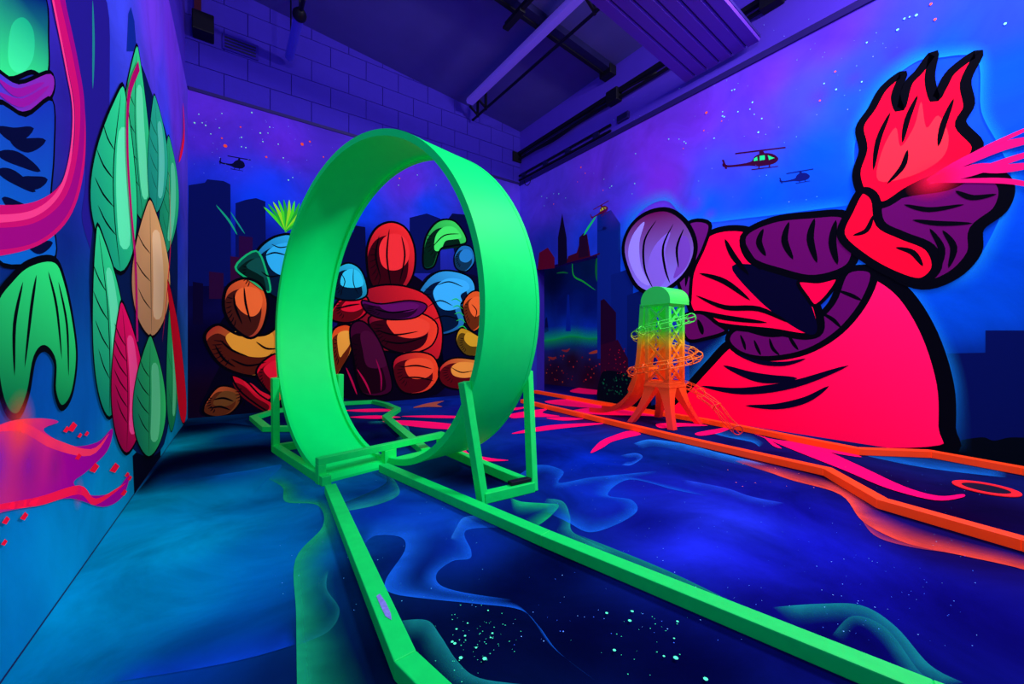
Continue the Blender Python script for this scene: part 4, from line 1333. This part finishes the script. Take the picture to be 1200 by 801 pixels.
# wire ball track: helix round the tower then a run-out to the floor
track = tw
path = []
th0 = math.radians(-80)
turns = 1.95
nh = 110
for i in range(nh + 1):
    t = i / nh
    th = th0 - t * turns * 2 * math.pi
    rr = .26 + .07 * min(1, t * 1.3)
    z = 1.04 - .74 * t
    path.append(np.array([TC[0] + rr * math.cos(th), TC[1] + rr * math.sin(th), z]))
for p in ((3.80, 1.95, .20), (3.71, 1.82, .11), (3.58, 1.66, .055)):
    path.append(np.array(p))
path = smooth_curve(path[:nh:3] + path[nh:], False, 4)
TR = .042
frames = []
for i in range(len(path)):
    d = path[min(i + 1, len(path) - 1)] - path[max(i - 1, 0)]
    d /= np.linalg.norm(d)
    r = np.cross(d, UP)
    r /= np.linalg.norm(r)
    frames.append((path[i], r, np.cross(r, d)))
for k in range(5):
    an = 2 * math.pi * k / 5 + .3
    mb = MB()
    mb.tube([p + TR * (math.cos(an) * r + math.sin(an) * u) + UP * .004 for p, r, u in frames], .0044, 5)
    mb.build('track_wire', M_TOWER, track, True)
for i in range(0, len(path), 8):
    p, r, u = frames[i]
    mb = MB()
    mb.tube([p + UP * .004 + TR * (math.cos(a) * r + math.sin(a) * u) for a in [2 * math.pi * j / 14 for j in range(14)]], .0056, 5, closed=True)
    mb.build('track_hoop', M_TOWER, track, True)
for th, z in ((200, .66), (330, .56), (120, .80)):
    a = math.radians(th)
    j = min(range(len(path)), key=lambda i: abs(path[i][2] - z))
    p = path[j]
    q = np.array([TC[0], TC[1], 0]) + (p - np.array([TC[0], TC[1], 0])) * np.array([.42, .42, 1])
    mb = MB()
    mb.bar(q, p, .012, .02)
    mb.build('track_bracket', M_TOWER, track)

# ------------------------------------------------------------------ ceiling and wall services
# long enamelled batten and its rod
bt = tag(empty('light_batten'), 'long violet-lit white enamel light batten hung under the ceiling', 'light fitting')
mb = MB()
for sec in [[(2.93, 4.31), (3.03, 4.31), (3.045, 4.35), (3.025, 4.40), (2.935, 4.40), (2.915, 4.35)]]:
    mb.prism([(x, 5.18, z) for x, z in sec], [(x, -1.5, z) for x, z in sec])
mb.build('batten_housing', M_LAV, bt, bevel=.012)
mb = MB()
mb.tube([(3.16, 5.40, 4.24), (3.16, -1.5, 4.24)], .018, 8)
mb.build('suspension_rod', M_BLACK, bt, True)
for y in (5.25, 5.02, 2.9, .6):
    mb = MB()
    mb.bar((3.16, y, 4.22), (3.16, y, ceil_z(3.16)), .03, .03)
    mb.build('hanger', M_BLACK, bt)
    mb = MB()
    mb.bar((3.16, y, 4.25), (3.02, y, 4.34), .03, .02)
    mb.build('clamp', M_BLACK, bt)
# capsule tube lamp at the left
tl = tag(empty('tube_lamp'), 'clear sealed tube lamp with black end cap near the block wall', 'light fitting')
mb = MB()
prof = [(0, .02), (.01, .034), (.03, .044), (.06, .047), (.72, .047), (.74, .044)]
mb.tube([(.655, 5.36 - a, 4.13) for a, r in prof], [r for a, r in prof], 16)
mb.build('tube_cover', M_TUBE, tl, True)
mb = MB()
mb.tube([(.655, 4.63, 4.13), (.655, 4.60, 4.13), (.655, 4.57, 4.13), (.655, 4.50, 4.13)], [.046, .066, .066, .03], 16)
mb.build('end_cap', M_BLACK, tl, True)
mb = MB()
mb.tube([(.655, 4.52, 4.13), (.655, 3.2, 4.13)], .022, 8)
mb.build('supply_conduit', M_BLACK, tl, True)
for y in (5.2, 4.58, 3.5):
    mb = MB()
    mb.tube([(.655, y, 4.15), (.655, y, ceil_z(.655))], .008, 6)
    mb.build('hanger', M_BLACK, tl, True)
# second black lamp
bl = tag(empty('black_lamp'), 'short black lamp arm clamped beneath the dark ceiling beam', 'light fitting')
mb = MB()
mb.bar((2.60, 3.70, 4.36), (2.60, 2.6, 4.36), .05, .05)
mb.build('lamp_arm', M_BLACK, bl, bevel=.004)
mb = MB()
mb.bar((2.60, 3.72, 4.33), (2.60, 3.40, 4.33), .075, .03)
mb.build('lamp_head', M_BLACK, bl, bevel=.004)
mb = MB()
mb.bar((2.60, 3.3, 4.36), (2.60, 3.3, ceil_z(2.6)), .02, .02)
mb.build('hanger', M_BLACK, bl)
# ceiling beam
bm_ = tag(empty('ceiling_beam'), 'dark steel beam spanning the sloping ceiling to the wall', 'beam')
mb = MB()
mb.bar((XR - .05, 3.50, ceil_z(XR - .05) - .045), (-.2, 3.50, ceil_z(-.2) - .045), .10, .085)
mb.build('beam_body', M_STEEL, bm_)
mb = MB()
mb.bar((XR - .05, 3.57, ceil_z(XR - .05) - .09), (-.2, 3.57, ceil_z(-.2) - .09), .045, .03)
mb.build('beam_flange', M_BLACK, bm_)
mb = MB()
mb.box((XR - .12, 3.43, 4.26), (XR, 3.62, 4.38))
mb.build('end_shoe', M_BLACK, bm_, bevel=.01)
# ribbed metal panel
pn = tag(empty('ribbed_panel'), 'violet ribbed metal sheet panel hung below the ceiling by the wall', 'panel')
x0, x1, y0, y1 = 1.5, 4.09, 1.69, 2.46


def pz(x):
    return 3.64 + (4.09 - x) * .097


nS = 6
sw = (y1 - y0) / nS
for i in range(nS):
    ya, yb = y0 + i * sw, y0 + (i + 1) * sw
    sec = [(ya + .006, .0), (ya + .016, -.012), (yb - .016, -.012), (yb - .006, 0), (yb - .006, .01), (ya + .006, .01)]
    mb = MB()
    mb.prism([(x0, y, pz(x0) + z) for y, z in sec], [(x1, y, pz(x1) + z) for y, z in sec])
    mb.build('panel_slat', M_PANEL, pn)
mb = MB()
mb.prism([(x0, y0, pz(x0) + .01), (x1, y0, pz(x1) + .01), (x1, y1, pz(x1) + .01), (x0, y1, pz(x0) + .01)], [(x0, y0, pz(x0) + .04), (x1, y0, pz(x1) + .04), (x1, y1, pz(x1) + .04), (x0, y1, pz(x0) + .04)])
mb.build('panel_tray', M_PANEL_D, pn)
for x in (2.0, 3.7):
    for y in (1.85, 2.3):
        mb = MB()
        mb.tube([(x, y, pz(x) + .03), (x, y, ceil_z(x))], .008, 6)
        mb.build('hanger', M_BLACK, pn, True)
# cable trays on the right wall
ct = tag(empty('cable_tray'), 'long black cable tray bracketed high on the right wall', 'cable tray')
for z, w in ((4.00, .05), (3.91, .03)):
    mb = MB()
    mb.bar((XR - .05, YB - .02, z), (XR - .05, 0.2, z), w, w)
    mb.build('tray_rail', M_BLACK, ct)
mb = MB()
mb.tube(smooth_curve([(XR - .06, 5.3, 3.92), (XR - .06, 4.6, 3.86), (XR - .06, 4.0, 3.91), (XR - .06, 3.5, 3.98), (XR - .06, 2.8, 3.93)], False, 6), .014, 6)
mb.build('cable', M_BLACK, ct, True)
mb = MB()
mb.tube(smooth_curve([(XR - .05, 5.4, 3.96), (XR - .05, 4.4, 3.955), (XR - .05, 3.5, 3.94)], False, 6), .012, 6)
mb.build('cable', M_STEEL, ct, True)
for y in (3.43, 1.6):
    mb = MB()
    mb.box((XR - .11, y - .09, 3.88), (XR, y + .09, 4.04))
    mb.build('wall_bracket', M_BLACK, ct, bevel=.01)
mb = MB()
mb.box((XR - .17, YB - .04, 3.86), (XR - .0, YB - .015, 4.02))
mb.build('end_plate', M_BLACK, ct)
ct2 = tag(empty('cable_conduit'), 'short black twin conduit just above the violet wall strip', 'cable tray')
for z in (3.64, 3.565):
    mb = MB()
    mb.bar((XR - .03, YB - .02, z), (XR - .03, 3.5, z), .024, .026)
    mb.build('conduit_bar', M_BLACK, ct2)
for y in (5.35, 4.8, 4.3, 3.75):
    mb = MB()
    mb.bar((XR - .03, y, 3.57), (XR - .03, y, 3.64), .03, .1)
    mb.build('conduit_clip', M_STEEL, ct2)
mb = MB()
mb.tube([(XR - .03, 5.25 + .09 * math.cos(a), 3.52 + .11 * math.sin(a)) for a in [math.pi + math.pi * i / 12 for i in range(13)]], .006, 6)
mb.build('cable_loop', M_BLACK, ct2, True)
jb = tag(empty('junction_box'), 'small violet junction box on wall above the strip', 'junction box')
mb = MB()
mb.box((XR - .04, 3.22, 3.61), (XR - .0005, 3.40, 3.70))
jbb = mb.build('box_body', M_PANEL_D, jb, bevel=.008)
mb = MB()
mb.box((XR - .046, 3.235, 3.622), (XR - .04, 3.385, 3.688))
mb.build('box_lid', M_STEEL, jbb, bevel=.002)
sp = tag(empty('speaker_box'), 'black box with red conduit in upper corner of block wall', 'speaker')
mb = MB()
mb.box((-.235, YB - .20, 4.06), (-.05, YB - .013, 4.26))
mb.build('box_body', M_BLACK, sp, bevel=.01)
mb = MB()
mb.bar((-.19, YB - .08, 4.25), (-.19, YB - .08, 4.75), .06, .06)
mb.build('conduit', M_RUST, sp)
vt = tag(empty('vent_plate'), 'faint blue vent plate on block wall beside the black box', 'vent')
mb = MB()
mb.box((.02, YB - .03, 4.05), (.36, YB - .011, 4.22))
mb.build('vent_frame', M_MORTAR, vt, bevel=.004)
for i in range(4):
    mb = MB()
    mb.box((.045, YB - .036, 4.072 + i * .034), (.335, YB - .029, 4.088 + i * .034))
    mb.build('vent_slat', M_STEEL, vt)
